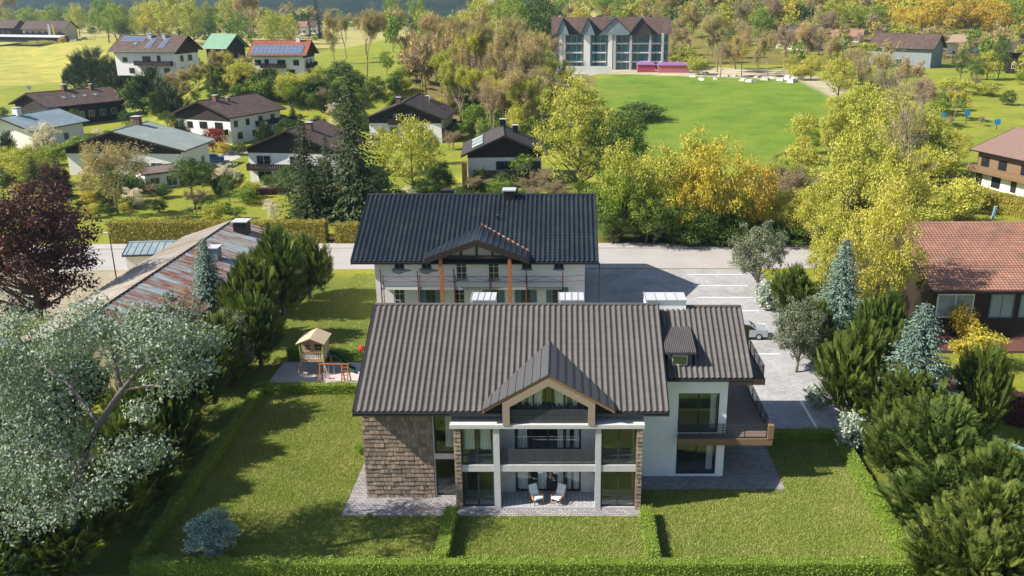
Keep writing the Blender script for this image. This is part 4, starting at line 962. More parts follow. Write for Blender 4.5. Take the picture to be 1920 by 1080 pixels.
# grey-green roofed house
d = chalet(Z(345, 283, 4.6), Z(404, 261, 4.6), 4.6, 23, 3.4, M['greymetal'], 'white house with broad grey-green metal roof and brick chimney', 'the grey-green roofed house', af=.55, timber_from=4.1, base=-.2, ribs=12)
wins(d, 'Lg', [(.25, .9, 2.2, 1.6), (.42, .9, 1.6, 1.6), (.62, .9, 2, 1.5)]); wins(d, 'F', [(.3, .8, 2.4, 1.7), (.7, .8, 1.6, 1.6)]); chim(d, .7, .55, 1.5, 1.6); balcony(d, 'F', .15, .55, .6)
d = chalet(Z(268, 327, 2.7), Z(338, 319, 2.7), 2.7, 6, .7, mat('brown_sheet', (.17, .125, .10), .6, .15, 1, stretch=(6, .5, 1)), 'low carport with brown sheet roof beside the grey-green roofed house', None, M['stucco'], base=-.1, ox=.3, oy=.3, ribs=9, name='carport', cat='carport'); wins(d, 'F', [(.3, .8, 1.6, 1.2), (.75, .3, 1.8, 1.8)])
# white chalet with brown roof
d = chalet(Z(431, 221, 6), Z(537, 203, 6), 6, 17, 3.2, M['browntile'], 'white two-storey chalet with brown roof and dark side balcony', 'the white two-storey chalet', timber_from=5.0, base=0)
wins(d, 'F', [(.15, 3.6, 1.2, 1.4), (.35, 3.6, 1.2, 1.4), (.58, 3.6, 1.4, 1.5), (.8, 3.6, 1.4, 1.5), (.2, .9, 1.5, 1.5), (.45, .9, 1.4, 1.4), (.65, .9, 1.7, 1.4), (.85, .9, 1.6, 1.4)], M['darkwood']); balcony(d, 'F', .48, .97, 3.2, 1.0)
wins(d, 'Lg', [(.25, 3.2, 2.0, 1.5), (.5, 3.2, 2.0, 1.5), (.72, 3.2, 1.4, 1.4)], M['darkwood']); balcony(d, 'Lg', .1, .35, 2.4, 1.2); chim(d, .25, .45, 1.1, 1.3); chim(d, .4, .4, .8, .8)
# gable-front chalet with two balconies
gx = Vector((-38, 148.5, 0)); d = chalet(gx, gx + Vector((1.5, 15, 0)), 5.6, 17.5, 3.6, M['browntile'], 'white gable-front chalet with dark plank balcony beside the tall spruces', 'the gable-front chalet by the spruces', timber_from=5.2, base=-.1)
wins(d, 'Lg', [(.78, 3.1, 2.6, 1.7), (.45, 3.1, 2.4, 1.7), (.78, .5, 2.6, 1.6), (.45, .5, 2.4, 1.6)]); balcony(d, 'Lg', .3, .93, 2.5, 1.4, 1.0); chim(d, .4, .4, 1.2, 1.4)
# dark-roofed chalet mid left
d = chalet(Z(835, 224, 5.6), Z(859, 205, 5.6), 5.6, 18, 3.6, M['darkroof'], 'chalet with dark ribbed roof, satellite dish and timber gable', 'the chalet with the satellite dish', timber_from=4.6, base=0, ribs=16)
wins(d, 'Lg', [(.3, 2.2, 1.5, 1.5), (.65, 2.2, 1.8, 1.6), (.8, 2.2, 1.2, 1.5), (.45, 5.3, 1.2, 1.3), (.6, 5.3, 1.2, 1.3)]); balcony(d, 'Lg', .35, .7, 4.6, 1.2); balcony(d, 'Lg', .55, .9, 1.2, 1.2); balcony(d, 'F', .05, .9, 2.6, 1.0); chim(d, .3, .62, 1.1, 1.5); chim(d, .8, .35, 1.2, 1.0); dish(d, .6, .3); wins(d, 'F', [(.3, 3.0, 1.2, 1.6), (.7, 3.0, 1.2, 1.6)])
# black-roofed chalet behind the old house
gx = Vector((-2.4, 146.5, 0)); d = chalet(gx, gx + Vector((-1.2, 14, 0)), 5.5, 14.5, 3.3, M['darkroof'], 'white chalet with black roof, solar strips and long plank balcony', 'the black-roofed chalet', timber_from=5.1, base=-.1, ribs=10)
wins(d, 'Lg', [(.5, 3.0, 3.0, 1.5), (.14, 3.0, 1.6, 1.4), (.5, .6, 2.4, 1.6), (.2, .6, 1.8, 1.6)], M['bluetrim']); balcony(d, 'Lg', .03, .86, 2.2, 1.5, 1.0, posts=3); chim(d, .75, .35, 1.1, 1.4, M['gutter']); chim(d, .85, .5, 1.1, 1.3, M['gutter'])
o, u, n = d['Lg']; q = MB(); q.ob(o, u, n, 13.6, 14.4, 0, 4.6, .0, 2.0); q.build('porch', M['wood'], d['r'], d['off'])
for i in range(3):
    P = lambda x, f: Vector((x * d['L'], d['W'] - f * (d['W'] - d['ya']), d['e'] + d['rise'] * f)); q = MB(); x0 = .12 + i * .25; cc = [P(x0, .25), P(x0 + .2, .25), P(x0 + .2, .5), P(x0, .5)]; q.hexa([p + Z_ * .12 for p in cc], [p + Z_ * .2 for p in cc]); q.build('solar_panel', M['greymetal'], d['r'], d['off'])
# houses on the upper terrace
d = chalet(Z(202, 96, 17), Z(330, 97, 17), 17, 14, 3.9, M['browntile'], 'large white chalet with solar panels on brown roof beside the field', 'the large white chalet by the field', timber_from=5.6, base=10.6)
pv(d, .06, .42, .62, .92, 7, 1); pv(d, .5, .58, .2, .85, 1, 4); pv(d, .7, .78, .2, .85, 1, 4); roofslab(d, 'roof_window', M['flap'], .3, .34, .4, .52)
wins(d, 'F', [(.2, 3.6, 1.4, 1.2), (.52, 3.5, 2.4, 1.6), (.7, 3.5, 1.0, 1.8), (.28, .6, 1.5, 1.4), (.55, .6, 2.0, 1.6), (.8, .6, 1.6, 1.4)], M['darkwood']); balcony(d, 'F', .36, .9, 2.9, 1.3); chim(d, .47, .42, 1.2, 1.2, M['sheet']); chim(d, .68, .42, .9, 1.2, M['sheet'])
wins(d, 'Rg', [(.3, 3.6, 1.4, 1.6), (.6, 3.6, 2.0, 1.6), (.3, .8, 1.4, 1.3), (.6, .8, 2.0, 1.6)], M['darkwood'])
d = chalet(Z(376, 90, 16), Z(425, 91, 16), 16, 11, 4.0, M['greenmetal'], 'dark barn with pale green metal roof behind the white chalet', 'the green-roofed barn', M['darkwood'], base=10.5, ribs=12); wins(d, 'F', [(.3, 1.5, 1.4, 1.4), (.7, 1.5, 1.4, 1.4)])
d = chalet(Z(463, 104, 16), Z(574, 104, 16), 16, 13, 3.6, M['redtile'], 'white house with red roof covered by a wide solar array', 'the red-roofed house with solar panels', timber_from=4.9, base=10.3)
pv(d, .05, .92, .08, .66, 12, 3); chim(d, .78, .48, 1.2, 1.4, M['oldwall']); wins(d, 'F', [(.15, 3.0, 1.8, 1.5), (.3, 3.0, 1.2, 1.7), (.55, 3.0, 2.2, 1.5), (.8, 3.0, 1.6, 1.5), (.2, .5, 1.6, 1.5), (.4, .5, 1.6, 1.5), (.7, .5, 2.2, 1.5)], M['bluetrim']); balcony(d, 'F', .2, .62, 2.6, 1.2)
wins(d, 'Rg', [(.3, 2.9, 1.4, 1.6), (.6, 2.9, 1.4, 1.6), (.4, .6, 1.6, 1.6), (.7, .6, 1.2, 1.6)], M['bluetrim']); balcony(d, 'Rg', .2, .8, 2.5, 1.2)
d = chalet(Z(37, 54.5, 12), Z(122, 54.5, 12), 12, 18, 5, M['browntile'], 'long cream lodge with brown roof behind the parked cars', 'the far cream lodge', M['cream'], base=4.5); wins(d, 'F', [(f, z, 2.2, 1.8) for f in (.12, .26, .4, .55, .7, .85) for z in (1.0, 4.4)]); balcony(d, 'F', .05, .95, 4.0, 1.3)
d = chalet(Z(-45, 52.5, 12.5), Z(26, 52.5, 12.5), 12.5, 18, 5, M['browntile'], 'dark timber lodge with brown roof at the far left edge', None, M['darkwood'], base=4.5); wins(d, 'F', [(f, z, 2.2, 1.8) for f in (.5, .66, .82) for z in (1.0, 4.4)])
d = chalet(Z(-30, 68, 8), Z(112, 70, 8), 8, 9, .9, M['sheet'], 'long open carport with pale metal roof in front of the lodges', None, M['darkwood'], base=4.6, cat='carport', name='carport')
for i, (x0, x1, y) in enumerate(((540, 553, 50), (556, 574, 51), (578, 592, 50))):
    d = chalet(Z(x0, y, 15), Z(x1, y, 15), 15, 10, 3.2, M['browntile'] if i != 1 else M['rosetile'], ['small brown-roofed far house left of the tall spruce', 'small rose-roofed far house left of the tall spruce', 'small brown-roofed far house nearest the tall spruce'][i], None, base=10.6); wins(d, 'F', [(.3, 1, 1.6, 1.5), (.7, 1, 1.6, 1.5)])
# barns on the right hillside
d = chalet(Z(1625, 88, 13), Z(1752, 92, 13), 13, 16, 5, M['browntile'], 'big barn with dark brown roof and bluish walls on the right', 'the big dark-roofed barn', mat('weathered_boards', (.20, .235, .25), .85, .2, 2, stretch=(4, 4, .4)), base=5); wins(d, 'F', [(.15, 1.0, 2.4, 3), (.5, 1, 2.4, 3)]); chim(d, .6, .6)
d = chalet(Z(1552, 68, 14), Z(1618, 69, 14), 14, 10, 3, M['rosetile'], 'narrow pale house with rose roof left of the big barn', None, M['stucco'], base=6); wins(d, 'F', [(.25, 1.5, 1.4, 3), (.5, 1.5, 1.4, 3), (.8, 1.5, 1.4, 3)])
d = chalet(Z(1770, 80, 13), Z(1850, 78, 13), 13, 14, 3, mat('sandstone_roof', (.38, .27, .18), .8, .2, 1), 'pale house with sandy roof right of the big barn', None, M['stucco'], base=6); wins(d, 'F', [(.3, 1.5, 1.6, 2), (.7, 1.5, 1.6, 2)])
d = chalet(Z(1885, 98, 13), Z(1990, 100, 13), 13, 14, 3, M['browntile'], 'dark timber house with low brown roof at the right edge', None, M['darkwood'], base=6); wins(d, 'F', [(.2, 1.5, 1.6, 2), (.4, 1.5, 1.6, 2)])
d = chalet(Z(1450, 62, 16), Z(1530, 64, 16), 16, 12, 3.5, M['darkroof'], 'dark house half hidden by trees on the right hillside', None, M['stucco'], base=8); wins(d, 'F', [(.2, 1.5, 1.6, 2), (.6, 1.5, 1.6, 2)])
# brown chalet at the right edge
d = chalet(Z(1818, 279, 6), Z(1990, 316, 6), 6, 18, 3.2, mat('rose_brown_tile', (.20, .125, .10), .75, .2, 1.2, stretch=(1, 4, 4)), 'brown timber chalet with wraparound balcony at the right edge', 'the brown chalet at the right edge', M['stucco'], timber_from=3, base=0)
o, u, n = d['F']; q = MB(); q.ob(o, u, n, d['ox'] - .05, d['L'] - d['ox'] + .05, 2.6, 5.6, -.01, .05); q.build('timber_cladding', M['balcony'], d['r'], d['off'])
d['F'] = (o + n * .05, u, n); balcony(d, 'F', .02, .98, 2.7, 1.4, 1.0, M['balcony']); wins(d, 'F', [(.15, 3.2, 1.8, 1.8), (.35, 3.2, 1.8, 1.8), (.6, 3.2, 1.8, 1.8), (.85, 3.2, 1.8, 1.8)], M['darkwood']); d['F'] = (o, u, n); wins(d, 'F', [(.1, .3, 1.4, 1.8), (.3, .3, 2.0, 1.8), (.5, .3, 1.2, 1.8), (.7, .3, 1.6, 1.8)], M['darkwood'])
x, y = .3 * d['L'], .35 * d['W']; q = MB(); q.tube([(x, y, d['roofz'](y) - .3), (x, y, d['roofz'](y) + 2.4)], .22, 8); q.build('flue', M['whitewood'], d['r'], d['off'])
# brown-tiled house on the right
d = chalet((33.4, 75.6), (53, 75.6), 5.05, 22, 3.6, M['rosetile'], 'house with large terracotta tiled roof and wide glazed front', 'the terracotta-roofed house', M['darkwood'], ox=.6, oy=1.0, base=0)
n_r = 30; sl = math.hypot(11, 3.6); P = lambda x, f: Vector((x, f * 11, 5.05 + 3.6 * f))
for r_i in range(n_r):
    q = MB(); f0, f1 = r_i / n_r, (r_i + 1) / n_r; k = 58
    for i in range(k):
        a, c = 19.6 * i / k, 19.6 * (i + .93) / k; lo, hi = [P(a, f0) + Z_ * .09, P(c, f0) + Z_ * .09], [P(c, f1) + Z_ * .04, P(a, f1) + Z_ * .04]; m0, m1 = P((a + c) / 2, f0) + Z_ * .14, P((a + c) / 2, f1) + Z_ * .08
        q.add([lo[0], m0, lo[1], hi[0], m1, hi[1], lo[0] - Z_ * .06, lo[1] - Z_ * .06], [(0, 1, 4, 5), (1, 2, 3, 4), (0, 6, 7, 2, 1)])
    t_ = q.build('tile_course', M['rosetile'], d['rf'], d['off'])
o, u, n = d['F']
for s, w_ in ((.14, 3.4), (.36, 2.2), (.50, 2.2), (.66, 2.6), (.85, 2.8)):
    wo = wall_window(d['r'], o, u, n, s * d['L'], 2.1, w_, 2.3, d['off'], M['whitewood'] if s < .2 else M['bluetrim'], 2, 1, None, .12, None, M['flap'])
q = MB(); q.box(.5, 19, -2.6, .9, .02, .22); q.build('wooden_deck', mat('red_deck', (.12, .05, .04), .8, .2, 4), d['r'], d['off'])
for x in (12.2, 17): q = MB(); q.box(x - .15, x + .15, -.4, -.1, .22, 4.6); q.build('post', M['whitewood'], d['r'], d['off'])
# long shed with rusty sheet roof, left of the garden
d = chalet((-31.6, 64), (-31.6, 99), 3.9, 12.4, 2.1, M['darkwood'], 'long low building with rusty and mossy sheet metal roof', 'the rusty-roofed long building', M['cream'], ox=.4, oy=.5, base=0, thick=.12)
m, n, out = nodes('rusty_sheet'); v = coords(n); vs = mapped(n, v, (1.2, .25, 1))
c = mixc(n, ramp(n, noise(n, vs, .5, 5, .6), .42, .56), (.36, .44, .46), (.27, .095, .045)); c = mixc(n, ramp(n, noise(n, v, .9, 6, .7), .52, .68), c, (.42, .33, .22)); oi = n.nodes.new('ShaderNodeObjectInfo').outputs['Random']; c = mixc(n, ramp(n, oi, 0, 1, 0, .25), c, (.20, .25, .27)); princ(n, out, c, .55, .2, noise(n, v, 4, 4), .2, .03); M['rustsheet'] = m
m, n, out = nodes('pale_sheet'); v = coords(n); vs = mapped(n, v, (1.2, .25, 1))
c = mixc(n, ramp(n, noise(n, vs, .4, 5, .6), .45, .62), (.46, .42, .37), (.36, .27, .2)); c = mixc(n, ramp(n, noise(n, v, .55, 7, .75), .56, .66), c, (.40, .27, .05)); oi = n.nodes.new('ShaderNodeObjectInfo').outputs['Random']; c = mixc(n, ramp(n, oi, 0, 1, 0, .3), c, (.33, .32, .30)); princ(n, out, c, .6, .1, noise(n, v, 4, 4), .3, .03); M['palesheet'] = m
k = 44; st = 35 / k
for i in range(k):
    for side in (0, 1):
        y0, y1 = (0, 6.2) if side == 0 else (12.4, 6.2); q = MB(); x0, x1 = i * st + .01, (i + 1) * st - .01
        q.hexa([(x0, y0, 3.91), (x1, y0, 3.91), (x1, y1, 6.01), (x0, y1, 6.01)], [(x0, y0, 3.95), (x1, y0, 3.95), (x1, y1, 6.05), (x0, y1, 6.05)]); q.hexa([(x0, y0, 3.951), (x0 + .06, y0, 3.951), (x0 + .06, y1, 6.051), (x0, y1, 6.051)], [(x0, y0, 4.01), (x0 + .06, y0, 4.01), (x0 + .06, y1, 6.11), (x0, y1, 6.11)])
        q.build('roof_sheet', M['rustsheet'] if side == 0 else M['palesheet'], d['rf'], d['off'])
chim(d, .9, .34, 1.7, 1.5, M['gutter']); chim(d, .62, .3, 1.4, 1.3, M['bluemetal']); wins(d, 'Rg', [(.3, 1, 1.4, 1.4), (.7, 1, 1.4, 1.4)])
# little white shed by the road, roof corner at the left edge
sp_ = at_z(236, 521, 0); d = chalet((sp_.x, sp_.y), (sp_.x + 5.2, sp_.y + .6), 2.7, 5, .8, M['bluemetal'], 'little white shed with blue metal roof beside the road', 'the little white shed', ox=.25, oy=.25, base=0, ribs=7); wins(d, 'F', [(.68, 1.0, 1.2, 1.0), (.9, 1.0, .7, 1.0)], M['darkwood'])
d = chalet((-38.2, 47), (-36.2, 57.8), 5.9, 10, 1.8, M['bluemetal'], 'grey sheet metal roof corner at the left edge behind the silver tree', None, M['stucco'], ox=.3, oy=.4, base=0, ribs=10); wins(d, 'F', [(.5, 2, 2, 1.6)])
# ---------------------------------------------------------------- glass-fronted hotel
ht = empty('hotel', (18, 338, 5.5)); tag(ht, 'four-storey glass-fronted hotel with steep brown roofs beyond the meadow', 'hotel'); LAND['the glass-fronted hotel'] = (1145, 90); HO = ht.location.copy()
def tb_(b, name, m, parent=ht): return b.build(name, m, parent, HO)
M['glassdk'] = mat('teal_glass', (.06, .15, .17), .1, .3, .3, bump=0, spec=.7); M['pilaster'] = mat('white_pilaster', (.74, .73, .70), .8, .05, 1)
hx = lambda px: (px - 1055) / F * 322
z0, z1, zr = 5.5, 18.4, 24.2
b = MB(); b.box(hx(1040), hx(1252), 331, 348, z0, z1); tb_(b, 'wall', mat('hotel_wall', (.22, .24, .25), .8, .1, 1))
b = MB(); b.prism([(hx(1034), 329.5, z1), (hx(1034), 339, zr), (hx(1034), 349, z1)], (hx(1258) - hx(1034), 0, 0)); tb_(b, 'roof', M['browntile'])
for px, wv in ((1056, 12), (1102, 14), (1152, 34), (1200, 24)):       # cross gables
    x, hw = hx(px), wv / F * 322 / 1.1; b = MB(); b.prism([(x - hw, 328.4, z1 - .2), (x + hw, 328.4, z1 - .2), (x, 328.4, zr - .4)], (0, 10, 0)); gb = tb_(b, 'cross_gable', M['bluemetal'] if px != 1200 else M['darkroof'])
    for s in (-1, 1):
        b = MB(); b.hexa([(x, 328.1, zr - .35), (x + s * (hw + .3), 328.1, z1 - .5), (x + s * (hw + .3), 338.5, z1 - .5), (x, 338.5, zr - .35)], [(x, 328.1, zr - .05), (x + s * (hw + .3), 328.1, z1 - .2), (x + s * (hw + .3), 338.5, z1 - .2), (x, 338.5, zr - .05)]); tb_(b, 'gable_roof', M['gutter'], gb)
for px, wv in ((1052, 6), (1058, 4), (1098, 8), (1104, 4), (1143, 8), (1151, 5), (1181, 4), (1217, 4), (1240, 4)):
    x, hw = hx(px), wv / F * 322 / 2; b = MB(); b.box(x - hw, x + hw, 328.9, 331.2, z0, z1 + .4); tb_(b, 'pilaster', M['pilaster'] if px < 1145 else M['sheet'])
for px in (1066, 1076, 1086, 1113, 1120, 1130, 1160, 1170, 1190, 1200, 1209, 1224, 1232, 1246):
    for k in range(4):
        x, z = hx(px), z0 + .5 + k * 3.2; b = MB(); b.box(x - 1.0, x + 1.0, 330.9, 331.02, z, z + 2.5); wo = tb_(b, 'window', M['pilaster']); b = MB(); b.box(x - .9, x + .9, 330.86, 330.905, z + .1, z + 2.4); tb_(b, 'pane', M['glassdk'], wo)
for k in range(1, 4):
    for a, c in ((1062, 1092), (1110, 1136), (1155, 1178), (1184, 1240)):
        b = MB(); b.box(hx(a), hx(c), 329.6, 331.1, z0 + k * 3.2 - .1, z0 + k * 3.2 + .25); tb_(b, 'balcony', M['pilaster'])
# ---------------------------------------------------------------- things by the hotel
def simple(name, b, m, lab, cat, group=None, loc=None):
    o = b.build(name, m, None, loc)
    if loc is not None: o.location = loc
    return tag(o, lab, cat, group)
for i, (a, c, y, col, lab) in enumerate(((1190, 1222, 318, (.36, .07, .09), 'red market tent with purple edge in front of the hotel, left one'), (1226, 1282, 316, (.42, .14, .14), 'wide rose market tent with purple edge in front of the hotel'))):
    x0, x1 = hx(a), hx(c); zb = H((x0 + x1) / 2, y); r = empty('market_tent', ((x0 + x1) / 2, y + 2, zb)); tag(r, lab, 'tent'); lo = r.location.copy()
    q = MB(); q.box(x0, x1, y, y + 4.5, zb, zb + 2.6); q.build('tent_wall', mat('tent_cloth_%d' % i, col, .8, .1, 1), r, lo)
    q = MB(); q.hexa([(x0 - .3, y - .3, zb + 2.6), (x1 + .3, y - .3, zb + 2.6), (x1 + .3, y + 4.8, zb + 2.6), (x0 - .3, y + 4.8, zb + 2.6)], [(x0 + 1, y + 1.6, zb + 3.5), (x1 - 1, y + 1.6, zb + 3.5), (x1 - 1, y + 2.8, zb + 3.5), (x0 + 1, y + 2.8, zb + 3.5)]); q.build('tent_roof', mat('tent_purple', (.22, .10, .26), .8, .1, 1), r, lo)
p0 = ground(1030, 122); q = MB(); q.box(hx(1028), hx(1140), 312, 312.4, H(6, 312) - .3, H(6, 312) + 2.6); w_ = simple('site_wall', q, M['whitewood'], 'long white hoarding wall at the foot of the hotel', 'wall', None, Vector((hx(1084), 312.2, H(6, 312))))
rk = random.Random(9); M['rock'] = mat('pale_rubble', (.50, .46, .42), .9, .2, 2, rnd=.3)
for i in range(16):
    px = 1300 + i * 13.3 + rk.uniform(-4, 4); py = 145 + rk.uniform(-7, 9) + (px - 1300) * .03; p = ground(px, py); sx, sy, sz = rk.uniform(.8, 2.6), rk.uniform(.6, 1.4), rk.uniform(.35, 1.1)
    q = MB(); jit = lambda: rk.uniform(-.25, .25)
    q.hexa([(-sx + jit(), -sy + jit(), -.2), (sx + jit(), -sy + jit(), -.2), (sx + jit(), sy + jit(), -.2), (-sx + jit(), sy + jit(), -.2)], [(-sx * .7 + jit(), -sy * .7 + jit(), sz + jit()), (sx * .7 + jit(), -sy * .7 + jit(), sz + jit()), (sx * .7 + jit(), sy * .7 + jit(), sz + jit()), (-sx * .7 + jit(), sy * .7 + jit(), sz + jit())])
    q.f = [f for f in q.f]; o = q.build('rubble_block', M['rock']); o.location = p; o.rotation_euler = (0, 0, rk.uniform(0, 3)); tag(o, 'pale rubble block in the debris row beyond the meadow, ' + ('rightmost' if i == 15 else ordn(i)), 'rubble', 'rubble blocks beyond the meadow')
# ================================================================ garden and street things
he = LF['he']
hedge((-23.6, 41.2), (19.3, 41.2), .75, .85, he, 'long clipped hedge along the bottom edge of the garden', 0, ll=.09)
hedge((-23.6, 41.9), (-24.1, 63.9), .75, .85, he, 'long clipped hedge down the left side of the garden', 0, ll=.09)
hedge((19.35, 41.9), (19.6, 56.0), .75, .85, he, 'clipped hedge down the right side of the lawn', 0, ll=.09)
hedge((14.4, 56.55), (19.9, 56.55), .75, .85, he, 'short clipped hedge between lawn and paved parking', 0, ll=.09)
hedge((-24.6, 64.6), (-12.6, 64.6), .75, .85, he, 'clipped hedge in front of the sandpit', 0, ll=.09)
hedge((-24.2, 71.8), (-12.4, 71.8), .75, .95, he, 'clipped hedge behind the playhouse', 0, ll=.09)
hedge((-6.75, 41.65), (-6.75, 46.75), .75, .85, he, 'short clipped hedge dividing the lawn, left of the loggia', 0, ll=.09)
hedge((5.05, 41.65), (5.05, 46.75), .75, .85, he, 'short clipped hedge dividing the lawn, right of the loggia', 0, ll=.09)
hy = LF['hy']
hedge((-58.5, 110.8), (-30.6, 110.8), 1.6, 2.9, hy, 'tall olive-yellow beech hedge along the far side of the road', 0, 60, .2, .1)
hedge((-29.4, 110.8), (-26.4, 110.8), 1.6, 2.6, hy, 'short piece of olive-yellow beech hedge right of the garden gate', 0, 60, .2, .1)
p = at_z(457, 366, 0); q = at_z(562, 362, 0); hedge((p.x, p.y), (q.x, q.y), 1.2, 1.1, LF['hd'], 'low dark red hedge in front of the gable-front chalet', 0, 60, .18, .1)
p = at_z(1850, 392, 0); hedge((p.x, p.y), (p.x + 8, p.y - 14), 2.6, 2.6, hy, 'thick olive hedge in front of the brown chalet at right', 0, 50, .22, .14)
hedge((28.5, 62.5), (40, 55.5), 1.2, 2.4, LF['hd'], 'dark brown hedge below the terracotta-roofed house', 0, 90, .16, .12)
# garden gate
r = empty('garden_gate', (-30, 110.6, 0)); tag(r, 'dark picket gate between the beech hedges beside the road', 'gate')
for i in range(9):
    q = MB(); q.box(-.55 + i * .13, -.47 + i * .13, -.03, .03, .1, 1.3); q.build('picket', M['darkwood'], r)
q = MB(); q.box(-.58, .64, .031, .07, .3, .4); q.box(-.58, .64, .031, .07, .95, 1.05); q.build('gate_rail', M['darkwood'], r)
# playhouse on stilts
PW = mat('pale_play_wood', (.47, .36, .25), .75, .18, 6, stretch=(1, 6, 6)); PG = mat('lime_post', (.36, .45, .07), .6, .1, 5); SL = mat('green_slide', (.012, .09, .045), .35, .1, 3, bump=0); PR = mat('play_roof', (.50, .38, .25), .8, .2, 5, stretch=(1, 8, 1))
r = empty('playhouse', (-21.0, 69.2, 0)); tag(r, 'wooden stilt playhouse with gabled roof, lime posts and green slide', 'playhouse'); x0, x1, y0, ym, y1 = -.95, .95, -1.0, -.45, 1.1
for x in (x0, x1):
    q = MB(); q.bar((x * 1.35, y0 - .1, 0), (x, y0, 1.2), .1); q.bar((x, y0 + .05, 0), (x, y0 + .05, 1.2), .09); q.build('stilt', PW, r)
    q = MB(); q.bar((x * 1.1, y1, 0), (x, y1, 1.2), .1); q.build('stilt', PW, r)
    q = MB(); q.box(x - .05, x + .05, y0 - .02, y0 + .08, 1.2, 2.85); q.build('front_post', PG, r)
q = MB(); q.box(x0 - .05, x1 + .05, y0 - .05, y1 + .05, 1.2, 1.3); q.build('platform', PW, r)
q = MB(); q.wall(V3((0, ym, 0)), X_, FN, x0, x1, 1.3, 2.85, .05, [(-.6, -.25, 2.05, 2.5), (.15, .8, 2.05, 2.55)]); q.prism([(x0, ym, 2.85), (x1, ym, 2.85), (0, ym, 3.2)], (0, .05, 0)); q.box(x1 - .05, x1, ym + .05, y1, 1.3, 2.85); q.box(x0, x0 + .05, ym + .05, y1, 1.3, 2.85); q.box(x0 + .05, x1 - .05, y1 - .05, y1, 1.3, 2.85); q.build('cabin_wall', PW, r)
for a, c in ((-.6, -.25), (.15, .8)):
    q = MB(); m_ = (a + c) / 2; q.box(m_ - .025, m_ + .025, ym - .02, ym + .03, 2.05, 2.5); q.box(a, c, ym - .018, ym + .028, 2.25, 2.3); wn = q.build('window', PW, r)
q = MB(); q.box(-.72, -.1, ym - .03, ym - .005, 1.32, 1.95); q.build('door', PW, r)
q = MB(); q.box(x0 + .06, x1 - .06, y0, y0 + .05, 2.0, 2.08); q.box(x0 + .06, x1 - .06, y0, y0 + .05, 1.36, 1.42); rl = q.build('railing', M['wood'], r)
for i in range(10): q = MB(); x = x0 + .12 + i * .185; q.box(x - .045, x + .045, y0 + .051, y0 + .075, 1.38, 2.02); q.build('baluster', M['whitewood'], rl)
for s in (-1, 1):
    for k in range(5):
        a0, a1 = k / 5, (k + .96) / 5; P = lambda a, y: V3((s * 1.2 * a, y, 3.3 - .5 * a)); q = MB(); c = [P(a0, y0 - .2), P(a1, y0 - .2), P(a1, y1 + .2), P(a0, y1 + .2)]; q.hexa(c, [v_ + Z_ * .06 for v_ in c]); q.build('roof_board', PR, r)
q = MB(); pts = [(x1, .6, 1.25), (x1 + .7, .45, 1.15), (x1 + 1.3, .1, .7), (x1 + 1.9, -.3, .32), (x1 + 2.5, -.6, .18)]
for i in range(4):
    a, c = V3(pts[i]), V3(pts[i + 1]); w_ = V3((0, .26, 0)); q.hexa([a - w_, c - w_, c + w_, a + w_], [a - w_ + Z_ * .05, c - w_ + Z_ * .05, c + w_ + Z_ * .05, a + w_ + Z_ * .05])
    for s in (-1, 1): e = w_ * s; f = w_ * s * 1.16; q.hexa([a + e, c + e, c + f, a + f], [a + e + Z_ * .2, c + e + Z_ * .2, c + f + Z_ * .2, a + f + Z_ * .2])
q.build('slide', SL, r)
# swing set
r = empty('swing_set', (-18.7, 66.4, 0)); tag(r, 'orange wooden swing frame with pink seat in the sandpit', 'swing'); OW = M['orangewood']
q = MB(); q.bar((-1.25, 0, 1.75), (1.2, 0, 1.75), .1); q.build('top_beam', OW, r)
for x in (-1.15, .65, 1.15):
    for s in (-1, 1): q = MB(); q.bar((x, s * .55, 0), (x, 0, 1.75), .08); q.build('leg', OW, r)
for i in range(5): q = MB(); z = .3 + i * .3; y = -.55 * (1 - z / 1.75); q.bar((.66, y, z), (1.14, y, z), .06); q.build('rung', OW, r)
q = MB(); q.box(-.5, .0, -.1, .1, .45, .5); st_ = q.build('swing_seat', mat('pink_plastic', (.55, .08, .2), .4, .05, 3, bump=0), r)
q = MB(); q.tube([(-.47, 0, .5), (-.47, 0, 1.72)], .012, 4); q.tube([(-.03, 0, .5), (-.03, 0, 1.72)], .012, 4); q.build('rope', M['whitewood'], r)
r = empty('spring_toy', (-16.55, 69.3, 0)); tag(r, 'white leaning pole with a red ball top beside the sandpit hedge', 'play pole')
q = MB(); q.tube([(.2, 0, 0), (-.45, .1, 1.75)], .05, 8); q.build('pole', M['whitewood'], r)
q = MB(); q.tube([(-.44, .1, 1.7), (-.47, .1, 1.8), (-.52, .1, 1.95), (-.57, .1, 2.1), (-.6, .1, 2.17)], [.08, .22, .27, .2, .05], 10); q.build('ball', mat('red_plastic', (.6, .03, .03), .4, .05, 3, bump=0), r)
